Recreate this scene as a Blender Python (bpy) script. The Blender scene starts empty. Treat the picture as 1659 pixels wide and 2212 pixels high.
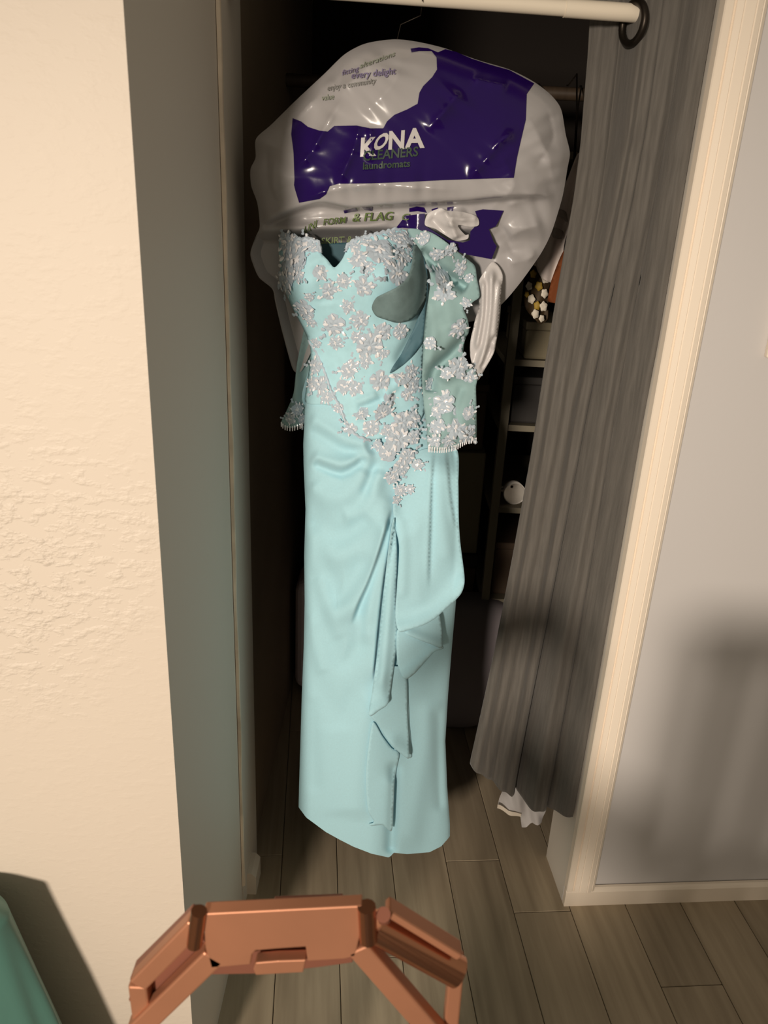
import bpy, bmesh, math, random
import numpy as np
from mathutils import Vector, Matrix
from mathutils.geometry import delaunay_2d_cdt

random.seed(7)
rng = np.random.default_rng(11)
S = bpy.context.scene
COL = S.collection

# ------------------------------------------------------------------ camera, world, lights, exposure
FPX, H = 1650.0, 1.45                      # focal length in pixels of a 1659x2212 frame, eye height
PIT, ROL = math.radians(21.5), math.atan(207 / 4196)
cP, sP, cR, sR = math.cos(PIT), math.sin(PIT), math.cos(ROL), math.sin(ROL)
cam = bpy.data.cameras.new('camera')
cam.sensor_fit = 'VERTICAL'; cam.sensor_height = 36.0; cam.lens = 36.0 * FPX / 2212
cam.clip_start = 0.02
cam.dof.use_dof = True; cam.dof.focus_distance = 1.5; cam.dof.aperture_fstop = 8.0
co = bpy.data.objects.new('camera', cam); COL.objects.link(co)
ux, dv, fw = Vector((1, 0, 0)), Vector((0, -sP, -cP)), Vector((0, cP, -sP))
X = cR * ux - sR * dv
Y = -(sR * ux + cR * dv)
co.matrix_world = Matrix(((X.x, Y.x, -fw.x, 0), (X.y, Y.y, -fw.y, 0), (X.z, Y.z, -fw.z, H), (0, 0, 0, 1)))
S.camera = co

W = bpy.data.worlds.new('room_ambient'); S.world = W; W.use_nodes = True
W.node_tree.nodes['Background'].inputs['Color'].default_value = (1.0, 0.86, 0.66, 1)
W.node_tree.nodes['Background'].inputs['Strength'].default_value = 0.24

def shaded_lamp(name, loc, aim, power, colour, radius, cone):
    l = bpy.data.lights.new(name, 'SPOT'); l.energy = power; l.color = colour; l.shadow_soft_size = radius
    l.spot_size = math.radians(cone); l.spot_blend = 1.0
    o = bpy.data.objects.new(name, l); o.location = loc; COL.objects.link(o)
    o.rotation_euler = (Vector(aim) - Vector(loc)).to_track_quat('-Z', 'Y').to_euler()
shaded_lamp('room_lamp', (-1.13, -2.60, 1.60), (0.12, 1.2, 0.82), 660, (1.0, 0.87, 0.73), 0.20, 44)

S.view_settings.view_transform = 'Standard'; S.view_settings.look = 'None'
S.view_settings.gamma = 1; S.view_settings.exposure = 0.0
S.view_settings.use_curve_mapping = False

# ------------------------------------------------------------------ helpers
def ray(px, py):
    dx, dy = px - 829.5, py - 1106
    u, v = dx * cR + dy * sR, -dx * sR + dy * cR
    return u, FPX * cP - v * sP, -(v * cP + FPX * sP)
def at(px, py, y):                          # point at distance y in front of the lens
    u, f, z = ray(px, py); return Vector((u * y / f, y, H + z * y / f))
YD, KD = 1.335, 0.09                        # the plane the dress hangs in
def PD(px, py, d=0.0, y0=YD):               # point d metres in front of that plane (arrays welcome)
    u, f, z = ray(np.asarray(px, float), np.asarray(py, float))
    t = (y0 - d) / (f - KD * u)
    return np.stack([u * t, f * t, H + z * t], -1)

def tag(o, label=None, cat=None, group=None, kind=None):
    if label: o['label'] = label
    if cat: o['category'] = cat
    if group: o['group'] = group
    if kind: o['kind'] = kind
    return o
def empty(name, loc, label=None, cat=None, group=None, kind=None):
    o = bpy.data.objects.new(name, None); COL.objects.link(o); o.location = loc
    o.empty_display_size = 0.05
    return tag(o, label, cat, group, kind)
def link(name, me, mat=None, parent=None, smooth=True):
    o = bpy.data.objects.new(name, me); COL.objects.link(o)
    if mat:
        for m in (mat if isinstance(mat, (list, tuple)) else [mat]): me.materials.append(m)
    if smooth:
        me.polygons.foreach_set('use_smooth', [True] * len(me.polygons))
    if parent:
        o.parent = parent
        o.matrix_parent_inverse = Matrix.Translation(-parent.location)
    return o
def mesh(name, verts, faces):
    me = bpy.data.meshes.new(name)
    me.from_pydata([tuple(map(float, v)) for v in verts], [], [tuple(map(int, f)) for f in faces]); me.update()
    return me
def fix_normals(me):
    bm = bmesh.new(); bm.from_mesh(me); bmesh.ops.recalc_face_normals(bm, faces=bm.faces); bm.to_mesh(me); bm.free()

# ---- materials
def nodes(name):
    m = bpy.data.materials.new(name); m.use_nodes = True
    nt = m.node_tree; return m, nt, nt.nodes['Principled BSDF']
def mat(name, col, rough=0.6, metal=0.0, spec=0.4, var=0.0, vscale=8.0, bump=0.0, bscale=60.0, bdist=0.002,
        stretch=(1, 1, 1), sheen=0.0, coat=0.0, alpha=1.0, rand=0.0, trans=0.0, detail=4.0):
    m, nt, b = nodes(name)
    N, L = nt.nodes.new, nt.links.new
    b.inputs['Base Color'].default_value = (*col, 1); b.inputs['Roughness'].default_value = rough
    b.inputs['Metallic'].default_value = metal; b.inputs['Specular IOR Level'].default_value = spec
    if sheen:
        b.inputs['Sheen Weight'].default_value = sheen; b.inputs['Sheen Roughness'].default_value = 0.5
    if coat:
        b.inputs['Coat Weight'].default_value = coat; b.inputs['Coat Roughness'].default_value = 0.06
    b.inputs['Alpha'].default_value = alpha
    tc = N('ShaderNodeTexCoord'); mp = N('ShaderNodeMapping'); mp.inputs['Scale'].default_value = stretch
    L(tc.outputs['Object'], mp.inputs['Vector'])
    if var or rand:
        n = N('ShaderNodeTexNoise'); n.inputs['Scale'].default_value = vscale; n.inputs['Detail'].default_value = detail
        L(mp.outputs['Vector'], n.inputs['Vector'])
        mr = N('ShaderNodeMapRange'); mr.inputs['From Min'].default_value = 0.3; mr.inputs['From Max'].default_value = 0.7
        mr.inputs['To Min'].default_value = 1 - var; mr.inputs['To Max'].default_value = 1 + var
        L(n.outputs['Fac'], mr.inputs['Value'])
        last = mr.outputs['Result']
        if rand:
            oi = N('ShaderNodeObjectInfo'); m2 = N('ShaderNodeMapRange')
            m2.inputs['To Min'].default_value = 1 - rand; m2.inputs['To Max'].default_value = 1 + rand
            L(oi.outputs['Random'], m2.inputs['Value'])
            mu = N('ShaderNodeMath'); mu.operation = 'MULTIPLY'
            L(last, mu.inputs[0]); L(m2.outputs['Result'], mu.inputs[1]); last = mu.outputs[0]
        hs = N('ShaderNodeHueSaturation'); hs.inputs['Color'].default_value = (*col, 1)
        L(last, hs.inputs['Value']); L(hs.outputs['Color'], b.inputs['Base Color'])
    if bump:
        n2 = N('ShaderNodeTexNoise'); n2.inputs['Scale'].default_value = bscale; n2.inputs['Detail'].default_value = 6
        L(mp.outputs['Vector'], n2.inputs['Vector'])
        bp = N('ShaderNodeBump'); bp.inputs['Strength'].default_value = bump; bp.inputs['Distance'].default_value = bdist
        L(n2.outputs['Fac'], bp.inputs['Height']); L(bp.outputs['Normal'], b.inputs['Normal'])
    if trans:
        out = nt.nodes['Material Output']; tr = N('ShaderNodeBsdfTranslucent'); tr.inputs['Color'].default_value = (*col, 1)
        mx = N('ShaderNodeMixShader'); mx.inputs[0].default_value = trans
        L(b.outputs[0], mx.inputs[1]); L(tr.outputs[0], mx.inputs[2]); L(mx.outputs[0], out.inputs['Surface'])
    return m

def patched_wall(name, col, centre, radius):
    """painted wall with a patch of rough texture spray"""
    m, nt, b = nodes(name); N, L = nt.nodes.new, nt.links.new
    b.inputs['Base Color'].default_value = (*col, 1); b.inputs['Roughness'].default_value = 0.55
    tc = N('ShaderNodeTexCoord')
    d = N('ShaderNodeVectorMath'); d.operation = 'DISTANCE'; d.inputs[1].default_value = centre
    wob = N('ShaderNodeTexNoise'); wob.inputs['Scale'].default_value = 9
    L(tc.outputs['Object'], wob.inputs['Vector']); L(tc.outputs['Object'], d.inputs[0])
    ad = N('ShaderNodeMath'); ad.operation = 'MULTIPLY_ADD'; ad.inputs[1].default_value = 0.16
    L(wob.outputs['Fac'], ad.inputs[0]); L(d.outputs['Value'], ad.inputs[2])
    mr = N('ShaderNodeMapRange'); mr.inputs['From Min'].default_value = radius + 0.16; mr.inputs['From Max'].default_value = radius * 0.55 + 0.05
    mr.inputs['To Min'].default_value = 0.10; mr.inputs['To Max'].default_value = 1.0; mr.clamp = True
    L(ad.outputs[0], mr.inputs['Value'])
    mp = N('ShaderNodeMapping'); mp.inputs['Scale'].default_value = (0.7, 1, 1.25); L(tc.outputs['Object'], mp.inputs['Vector'])
    n = N('ShaderNodeTexNoise'); n.inputs['Scale'].default_value = 75; n.inputs['Detail'].default_value = 3.5; n.inputs['Roughness'].default_value = 0.55
    L(mp.outputs['Vector'], n.inputs['Vector'])
    r2 = N('ShaderNodeMapRange'); r2.inputs['From Min'].default_value = 0.48; r2.inputs['From Max'].default_value = 0.68; r2.clamp = True
    L(n.outputs['Fac'], r2.inputs['Value'])
    mu = N('ShaderNodeMath'); mu.operation = 'MULTIPLY'; L(r2.outputs['Result'], mu.inputs[0]); L(mr.outputs['Result'], mu.inputs[1])
    bp = N('ShaderNodeBump'); bp.inputs['Strength'].default_value = 0.55; bp.inputs['Distance'].default_value = 0.0035
    L(mu.outputs[0], bp.inputs['Height']); L(bp.outputs['Normal'], b.inputs['Normal'])
    return m

def wood_floor(name, col):
    m, nt, b = nodes(name); N, L = nt.nodes.new, nt.links.new
    b.inputs['Roughness'].default_value = 0.5; b.inputs['Specular IOR Level'].default_value = 0.3
    tc = N('ShaderNodeTexCoord'); oi = N('ShaderNodeObjectInfo')
    sh = N('ShaderNodeVectorMath'); sh.operation = 'ADD'
    cx = N('ShaderNodeCombineXYZ'); rm = N('ShaderNodeMath'); rm.operation = 'MULTIPLY'; rm.inputs[1].default_value = 37
    L(oi.outputs['Random'], rm.inputs[0]); L(rm.outputs[0], cx.inputs['X']); L(rm.outputs[0], cx.inputs['Y'])
    L(tc.outputs['Object'], sh.inputs[0]); L(cx.outputs[0], sh.inputs[1])
    mp = N('ShaderNodeMapping'); mp.inputs['Scale'].default_value = (22, 1.6, 1); L(sh.outputs[0], mp.inputs['Vector'])
    n = N('ShaderNodeTexNoise'); n.inputs['Scale'].default_value = 1.6; n.inputs['Detail'].default_value = 7; n.inputs['Distortion'].default_value = 0.4
    L(mp.outputs[0], n.inputs['Vector'])
    cr = N('ShaderNodeValToRGB')
    cr.color_ramp.elements[0].position = 0.3; cr.color_ramp.elements[1].position = 0.72
    cr.color_ramp.elements[0].color = (col[0] * .78, col[1] * .76, col[2] * .74, 1)
    cr.color_ramp.elements[1].color = (col[0] * 1.22, col[1] * 1.22, col[2] * 1.22, 1)
    L(n.outputs['Fac'], cr.inputs['Fac'])
    m2 = N('ShaderNodeMapRange'); m2.inputs['To Min'].default_value = .86; m2.inputs['To Max'].default_value = 1.14
    L(oi.outputs['Random'], m2.inputs['Value'])
    hs = N('ShaderNodeHueSaturation'); L(cr.outputs['Color'], hs.inputs['Color']); L(m2.outputs['Result'], hs.inputs['Value'])
    L(hs.outputs['Color'], b.inputs['Base Color'])
    bp = N('ShaderNodeBump'); bp.inputs['Strength'].default_value = 0.15; bp.inputs['Distance'].default_value = 0.001
    L(n.outputs['Fac'], bp.inputs['Height']); L(bp.outputs['Normal'], b.inputs['Normal'])
    return m

M = {}
M['wall_left'] = patched_wall('warm_white_textured_paint', (0.63, 0.55, 0.46), (-0.47, 0.83, 1.02), 0.15)
M['wall_grey'] = mat('pale_grey_wall_paint', (0.600, 0.577, 0.567), 0.6, bump=0.15, bscale=90, bdist=0.001)
M['jamb'] = mat('white_jamb_paint', (0.71, 0.655, 0.575), 0.6, bump=0.12, bscale=120, bdist=0.001)
M['closet_dark'] = mat('dark_closet_paint', (0.018, 0.013, 0.01), 0.9)  # closet paint taken nearly to black in place of deep shade
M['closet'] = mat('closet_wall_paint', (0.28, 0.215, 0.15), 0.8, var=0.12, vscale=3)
M['trim'] = mat('white_gloss_trim_paint', (0.890, 0.781, 0.653), 0.28, spec=0.5)
M['bead'] = mat('worn_corner_bead_paint', (0.880, 0.757, 0.609), 0.5, var=0.2, vscale=14)
M['plank'] = wood_floor('wood_look_plank', (0.37, 0.3, 0.21))
M['subfloor'] = mat('dark_subfloor', (0.03, 0.026, 0.022), 0.9)
M['rod'] = mat('white_enamel_rod', (0.800, 0.716, 0.588), 0.35)
M['curtain'] = mat('grey_slub_weave', (0.116, 0.106, 0.094), 0.85, var=0.16, vscale=6, stretch=(30, 30, 2.2), bump=0.3, bscale=22, bdist=0.002, sheen=0.15)
M['grommet'] = mat('dark_bronze_metal', (0.035, 0.028, 0.022), 0.4, metal=0.8)
M['chiffon'] = mat('aqua_chiffon', (0.445, 0.735, 0.83), 0.75, spec=0.15, var=0.025, vscale=300, sheen=0.12, bump=0.06, bscale=700, bdist=0.0005, trans=0.06)
M['bodice'] = mat('aqua_bodice_fabric', (0.43, 0.715, 0.8), 0.7, spec=0.2, var=0.05, vscale=60, bump=0.1, bscale=400, bdist=0.0006)
M['tulle'] = mat('sage_tulle', (0.32, 0.49, 0.5), 0.7, spec=0.15, alpha=0.90, var=0.08, vscale=30)
M['cup'] = mat('grey_green_tulle', (0.17, 0.245, 0.25), 0.7, spec=0.15, var=0.15, vscale=45)  # sleeve tulle again, with its shadow darkened into the colour
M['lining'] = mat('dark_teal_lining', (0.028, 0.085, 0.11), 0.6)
M['lining_strap'] = mat('teal_lining_strap', (0.075, 0.165, 0.205), 0.65)  # colour of the painted shadow band across the bodice
M['lace'] = mat('silver_lilac_lace', (0.5, 0.59, 0.68), 0.45, spec=0.5, var=0.18, vscale=120, bump=0.4, bscale=500, bdist=0.001)
M['sequin'] = mat('pearl_sequin', (0.85, 0.86, 0.9), 0.16, spec=0.9, coat=0.6)
M['plastic'] = mat('white_polythene', (0.44, 0.425, 0.43), 0.26, spec=0.6, var=0.06, vscale=7, bump=0.12, bscale=11, bdist=0.006, coat=0.3, trans=0.12)
M['plastic_light'] = mat('white_crinkled_polythene', (0.62, 0.60, 0.60), 0.3, spec=0.45, var=0.05, vscale=9, bump=0.35, bscale=26, bdist=0.004, trans=0.1)
M['purple'] = mat('purple_bag_print', (0.015, 0.003, 0.078), 0.20, spec=0.4, bump=0.12, bscale=11, bdist=0.006)
M['ink_white'] = mat('white_bag_print', (0.52, 0.50, 0.50), 0.35)
M['ink_green'] = mat('green_bag_print', (0.11, 0.165, 0.045), 0.45)
M['ink_dull'] = mat('dim_green_bag_print', (0.030, 0.055, 0.035), 0.4)
M['ink_grey'] = mat('faint_grey_bag_print', (0.235, 0.235, 0.225), 0.45)
M['ink_faint'] = mat('faint_green_bag_print', (0.27, 0.30, 0.24), 0.45)
M['ink_violet'] = mat('faint_violet_bag_print', (0.20, 0.17, 0.29), 0.45)
M['copper'] = mat('satin_copper_metal', (0.470, 0.211, 0.119), 0.42, metal=0.55, spec=0.5, var=0.06, vscale=12)
M['copper_dark'] = mat('brown_copper_inside', (0.28, 0.11, 0.07), 0.45, metal=0.5)
M['copper_tube'] = mat('polished_copper_tube', (0.594, 0.269, 0.150), 0.22, metal=0.95)
M['mint'] = mat('mint_green_satin', (0.075, 0.19, 0.155), 0.38, spec=0.5, sheen=0.2, bump=0.2, bscale=5, bdist=0.02)
M['dark_cloth'] = mat('black_wool_cloth', (0.020, 0.020, 0.024), 0.9, sheen=0.1)
M['shelf'] = mat('cream_shelf_board', (0.20, 0.175, 0.125), 0.6)
M['lilac_case'] = mat('pale_lilac_plastic', (0.75, 0.66, 0.72), 0.5)
M['grey_cloth'] = mat('dull_grey_cushion', (0.17, 0.15, 0.16), 0.9)
M['floral'] = mat('cream_floral_cloth', (0.62, 0.56, 0.46), 0.7)
M['petal'] = mat('cream_cloth_petal', (0.66, 0.60, 0.50), 0.6)
M['gold'] = mat('mustard_cloth_leaf', (0.34, 0.22, 0.03), 0.6)
M['brown'] = mat('dark_brown_cloth', (0.05, 0.03, 0.012), 0.7)
M['collar'] = mat('warm_grey_cloth', (0.34, 0.29, 0.265), 0.85)
M['white_cloth'] = mat('off_white_cloth', (0.66, 0.58, 0.54), 0.8)
M['orange'] = mat('rust_orange_cloth', (0.17, 0.045, 0.010), 0.8)
M['box_dark'] = mat('dark_storage_box', (0.025, 0.022, 0.02), 0.7)
M['box_tan'] = mat('tan_cardboard', (0.20, 0.17, 0.11), 0.8)
M['box_brown'] = mat('brown_box', (0.085, 0.055, 0.035), 0.8)
M['china'] = mat('white_china', (0.7, 0.66, 0.6), 0.25)
M['stool'] = mat('dark_stained_wood', (0.06, 0.04, 0.025), 0.5, var=0.2, vscale=10, stretch=(8, 1, 1))
M['white_plastic'] = mat('white_plastic', (0.780, 0.698, 0.588), 0.4)

# ---- mesh builders
def box_me(name, x0, x1, y0, y1, z0, z1, bevel=0.0, seg=2):
    bm = bmesh.new(); bmesh.ops.create_cube(bm, size=1)
    bmesh.ops.scale(bm, vec=(x1 - x0, y1 - y0, z1 - z0), verts=bm.verts)
    bmesh.ops.translate(bm, vec=((x0 + x1) / 2, (y0 + y1) / 2, (z0 + z1) / 2), verts=bm.verts)
    if bevel: bmesh.ops.bevel(bm, geom=bm.edges[:], offset=bevel, segments=seg, affect='EDGES', profile=0.5)
    me = bpy.data.meshes.new(name); bm.to_mesh(me); bm.free(); return me
def box(name, mat_, *b, bevel=0.0, parent=None, seg=2, rot=None):
    me = box_me(name, *b, bevel=bevel, seg=seg)
    if rot is not None:                     # turn about the vertical through (px, py)
        ang, px, py = rot
        me.transform(Matrix.Translation((px, py, 0)) @ Matrix.Rotation(ang, 4, 'Z') @ Matrix.Translation((-px, -py, 0)))
    return link(name, me, mat_, parent, smooth=False)
def prism(name, mat_, pts, z0, z1, parent=None, bevel=0):
    n = len(pts)
    v = [(x, y, z0) for x, y in pts] + [(x, y, z1) for x, y in pts]
    f = [tuple(range(n))[::-1], tuple(range(n, 2 * n))] + [(i, (i + 1) % n, n + (i + 1) % n, n + i) for i in range(n)]
    me = mesh(name, v, f); fix_normals(me)
    return link(name, me, mat_, parent, smooth=False)
def extrude_front(name, mat_, pts3, thick, parent=None, bevel=0.0):
    """a plate: outline points in space, thickness straight back (+y)"""
    n = len(pts3)
    v = [tuple(p) for p in pts3] + [(p[0], p[1] + thick, p[2]) for p in pts3]
    f = [tuple(range(n)), tuple(range(n, 2 * n))[::-1]] + [(i, n + i, n + (i + 1) % n, (i + 1) % n) for i in range(n)]
    me = mesh(name, v, f)
    bm = bmesh.new(); bm.from_mesh(me); bmesh.ops.recalc_face_normals(bm, faces=bm.faces)
    if bevel: bmesh.ops.bevel(bm, geom=[e for e in bm.edges], offset=bevel, segments=2, affect='EDGES', profile=0.5)
    bm.to_mesh(me); bm.free()
    return link(name, me, mat_, parent, smooth=False)
def tube_me(name, pts, rad, n=16, caps=True, closed=False):
    pts = [Vector(p) for p in pts]; k = len(pts); rad = rad if isinstance(rad, (list, tuple)) else [rad] * k
    v, f = [], []
    ref = Vector((0.13, 0.31, 0.94)).normalized()
    for i, p in enumerate(pts):
        a = pts[(i - 1) % k] if (i or closed) else pts[0]; b = pts[(i + 1) % k] if (i < k - 1 or closed) else pts[-1]
        t = (b - a).normalized(); s = t.cross(ref)
        if s.length < 1e-3: s = t.cross(Vector((1, 0, 0)))
        s.normalize(); w = t.cross(s)
        for j in range(n):
            an = 2 * math.pi * j / n
            v.append(p + (s * math.cos(an) + w * math.sin(an)) * rad[i])
    for i in range(k if closed else k - 1):
        for j in range(n):
            i2 = (i + 1) % k
            f.append((i * n + j, i * n + (j + 1) % n, i2 * n + (j + 1) % n, i2 * n + j))
    if caps and not closed:
        f.append(tuple(range(n))[::-1]); f.append(tuple(range((k - 1) * n, k * n)))
    me = mesh(name, v, f); fix_normals(me); return me
def tube(name, mat_, pts, rad, parent=None, n=16, closed=False):
    o = link(name, tube_me(name, pts, rad, n, closed=closed), mat_, parent)
    sharp_caps(o.data); return o
def sharp_caps(me, ang=50):
    me.set_sharp_from_angle(angle=math.radians(ang))
def bar(name, mat_, a, b, w, th, parent=None, bevel=0.002):
    """a flat bar from a to b: w across in the x/z plane, th in depth"""
    a, b = Vector(a), Vector(b); t = (b - a).normalized()
    s = Vector((0, 1, 0)).cross(t).normalized() * (w / 2)
    return extrude_front(name, mat_, [a + s, b + s, b - s, a - s], th, parent, bevel)

def resample(pts, step, closed=True, smooth=True):
    p = np.asarray(pts, float); n = len(p); out = []
    for i in range(n if closed else n - 1):
        p1, p2 = p[i], p[(i + 1) % n]
        p0 = p[(i - 1) % n] if (closed or i > 0) else p1
        p3 = p[(i + 2) % n] if (closed or i + 2 < n) else p2
        k = max(1, int(round(np.linalg.norm(p2 - p1) / step)))
        for j in range(k):
            t = j / k
            if smooth:
                m1, m2 = (p2 - p0) * .42, (p3 - p1) * .42
                L = np.linalg.norm(p2 - p1)
                for m_ in (m1, m2):
                    q = np.linalg.norm(m_)
                    if q > L: m_ *= L / q
                h = (2 * t**3 - 3 * t**2 + 1) * p1 + (t**3 - 2 * t**2 + t) * m1 + (-2 * t**3 + 3 * t**2) * p2 + (t**3 - t**2) * m2
            else: h = p1 + (p2 - p1) * t
            out.append(h)
    if not closed: out.append(p[-1])
    return np.array(out)
def seg_dist(q, poly, closed=False):
    """distance to a polyline, side (signed), and place along it 0..1"""
    p = np.asarray(poly, float)
    if closed: p = np.vstack([p, p[:1]])
    best = np.full(len(q), 1e9); sgn = np.ones(len(q)); par = np.zeros(len(q))
    ln = np.r_[0, np.cumsum(np.linalg.norm(np.diff(p, axis=0), axis=1))]
    for i in range(len(p) - 1):
        a, ab = p[i], p[i + 1] - p[i]; L2 = max(ab @ ab, 1e-9)
        t = np.clip(((q - a) @ ab) / L2, 0, 1)
        dd = q - a - t[:, None] * ab; d = np.sqrt((dd**2).sum(1))
        c = ab[0] * (q[:, 1] - a[1]) - ab[1] * (q[:, 0] - a[0])
        k = d < best
        best[k] = d[k]; sgn[k] = np.sign(c[k]); par[k] = (ln[i] + t[k] * math.sqrt(L2)) / ln[-1]
    return best, sgn, par
def inside(q, poly):
    p = np.asarray(poly, float); r = np.zeros(len(q), bool); j = len(p) - 1
    for i in range(len(p)):
        xi, yi, xj, yj = *p[i], *p[j]
        c = ((yi > q[:, 1]) != (yj > q[:, 1])) & (q[:, 0] < (xj - xi) * (q[:, 1] - yi) / (yj - yi + 1e-12) + xi)
        r ^= c; j = i
    return r
def fill(outline, step, smooth=True):
    """triangulate an outline with an even spread of inner points"""
    o = resample(outline, step, True, smooth)
    lo, hi = o.min(0), o.max(0)
    gx = np.arange(lo[0], hi[0], step); gy = np.arange(lo[1], hi[1], step * 0.87)
    g = np.array([(x + (step / 2 if k % 2 else 0), y) for k, y in enumerate(gy) for x in gx])
    g = g + rng.uniform(-.08, .08, g.shape) * step
    g = g[inside(g, o)]
    if len(g):
        d, _, _ = seg_dist(g, o, True); g = g[d > step * .55]
    allp = np.vstack([o, g]) if len(g) else o
    n = len(o)
    v, e, f, *_ = delaunay_2d_cdt([Vector(p) for p in allp], [(i, (i + 1) % n) for i in range(n)], [], 1, 1e-4)
    return np.array([tuple(p) for p in v]), f, o
def sheet(name, mat_, outline, step, dfun, parent=None, thick=0.0, smooth=True, back=None, y0=YD):
    """cloth cut to an outline, laid over the relief dfun(q) (metres in front of the dress plane)"""
    q, f, o = fill(outline, step, smooth)
    d = dfun(q); P = PD(q[:, 0], q[:, 1], d, y0)
    faces = [tuple(t) for t in f]
    if back is not None:                    # closed pouch: a second layer behind
        d2 = back(q); B = PD(q[:, 0], q[:, 1], 0, y0); B[:, 1] += d2
        nv = len(P); P = np.vstack([P, B]); faces += [tuple(i + nv for i in t[::-1]) for t in faces]
    me = mesh(name, P, faces)
    ob = link(name, me, mat_, parent)
    if thick:
        sm = ob.modifiers.new('cloth thickness', 'SOLIDIFY'); sm.thickness = thick; sm.offset = 0
    return ob
def sstep(a, b, x):
    t = np.clip((x - a) / (b - a), 0, 1); return t * t * (3 - 2 * t)
class Folds:
    """soft ridges, valleys and overlapping pleats along lines"""
    def __init__(self, gain=1.0): self.items = []; self.gain = gain
    def add(self, line, amp, w, kind='ridge', fade=0.12): self.items.append((resample(line, 14, False), amp, w, kind, fade)); return self
    def __call__(self, q):
        r = np.zeros(len(q))
        for line, amp, w, kind, fade in self.items:
            lo, hi = line.min(0) - 4 * w, line.max(0) + 4 * w
            k = np.where((q[:, 0] > lo[0]) & (q[:, 0] < hi[0]) & (q[:, 1] > lo[1]) & (q[:, 1] < hi[1]))[0]
            if not len(k): continue
            d, s, t = seg_dist(q[k], line)
            e = np.clip(np.minimum(t, 1 - t) / max(fade, 1e-3), 0, 1) * .999 + .001
            e = e * e * (3 - 2 * e)
            if kind == 'ridge': v = np.exp(-(d / w)**2)
            elif kind == 'crease':
                ln_ = np.linalg.norm(np.diff(line, axis=0), axis=1).sum()
                v = np.exp(-d / w) * (1 + .16 * np.sin(t * ln_ / 8.3 + w) + .20 * np.sin(t * ln_ / 15.7 + 2 * w) + .10 * np.sin(t * ln_ / 5.1 + 3 * w))
            else: v = np.tanh(s * d / (w * .12)) * np.exp(-(d / w)**1.5)      # step: overlapping pleat
            r[k] += amp * self.gain * v * e
        return r

# ------------------------------------------------------------------ the room
TH = math.radians(5.5); wv = Vector((math.cos(TH), math.sin(TH), 0)); nv_ = Vector((-math.sin(TH), math.cos(TH), 0))
C0 = Vector((0.451, 1.304, 0))              # foot of the right-hand opening corner
def wl(a, b): p = C0 + wv * a + nv_ * b; return (p.x, p.y)

floor = box('floor', M['subfloor'], -2.2, 2.4, -3.0, 3.0, -0.06, -0.008); tag(floor, kind='structure')
PW, PL = 0.131, 1.22
pl_me = box_me('plank', -PW / 2 + .0007, PW / 2 - .0007, -PL / 2 + .0007, PL / 2 - .0007, -0.008, 0.0, bevel=0.0011, seg=1)
pl_me.materials.append(M['plank'])
ends = {0: 1.409, 1: 1.276}
for c in range(-13, 15):
    a = 0.333 - 0.451 + (c - 0.5) * PW     # column 0 ends at the seam right of the hem
    e0 = {0: 0.127, 1: -0.022}.get(c, (c * 0.47) % PL - 0.4)
    for k in range(-3, 3):
        b = e0 + (k + .5) * PL
        x, y = wl(a, b)
        if y < -1.9 or y > 3.2 or x < -1.6 or x > 2.0: continue
        o = bpy.data.objects.new('plank', pl_me); COL.objects.link(o)
        o.rotation_euler = (0, 0, TH); o.parent = floor; o.location = (x, y, 0)

XL = -0.268                                 # face of the left-hand return wall
ln = [(XL, 0.8375), (XL, 1.243), (-1.9, 1.20), (-1.9, 0.68)]
wall_left = prism('wall_left', [M['wall_left'], M['jamb']], ln, 0, 2.3)
for p in wall_left.data.polygons:
    if p.normal.x > 0.9: p.material_index = 1
tag(wall_left, kind='structure')
# left jamb and its worn front corner bead
jl = prism('trim_1', M['jamb'], [(XL + .002, 1.2435), (XL + .003, 1.405), (XL - .10, 1.405), (XL - .10, 1.2435)], 0, 2.3); tag(jl, kind='structure')
bm = bmesh.new()
zz = np.linspace(0.075, 2.3, 90)
pr = []
for z in zz:
    jx = 0.0006 * math.sin(z * 31) + 0.0007 * math.sin(z * 13 + 1); wd = 0.0026 + 0.0012 * math.sin(z * 7 + 2)
    pr.append([bm.verts.new((XL + .001, 1.2405 - wd, z)), bm.verts.new((XL + .006 + jx, 1.2405 - wd * .3, z)), bm.verts.new((XL + .006 + jx, 1.2475, z)), bm.verts.new((XL + .001, 1.249, z))])
for a, b in zip(pr, pr[1:]):
    for i in range(4): bm.faces.new((a[i], a[(i + 1) % 4], b[(i + 1) % 4], b[i]))
bm.faces.new(pr[0][::-1]); bm.faces.new(pr[-1])
bmesh.ops.recalc_face_normals(bm, faces=bm.faces)
me = bpy.data.meshes.new('corner_bead'); bm.to_mesh(me); bm.free()
link('corner_bead', me, M['bead'], jl, smooth=False)
# closet shell
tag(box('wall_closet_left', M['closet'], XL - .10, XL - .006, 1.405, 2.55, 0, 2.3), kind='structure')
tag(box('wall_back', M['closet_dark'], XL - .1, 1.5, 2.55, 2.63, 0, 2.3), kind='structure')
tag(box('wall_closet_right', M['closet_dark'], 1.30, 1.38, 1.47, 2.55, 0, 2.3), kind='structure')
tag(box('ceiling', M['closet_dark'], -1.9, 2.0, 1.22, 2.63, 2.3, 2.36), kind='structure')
hd = prism('wall_header', M['closet'], [wl(-.74, .0), wl(0, .0), wl(0, .13), wl(-.74, .13)], 1.98, 2.3); tag(hd, kind='structure')
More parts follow.
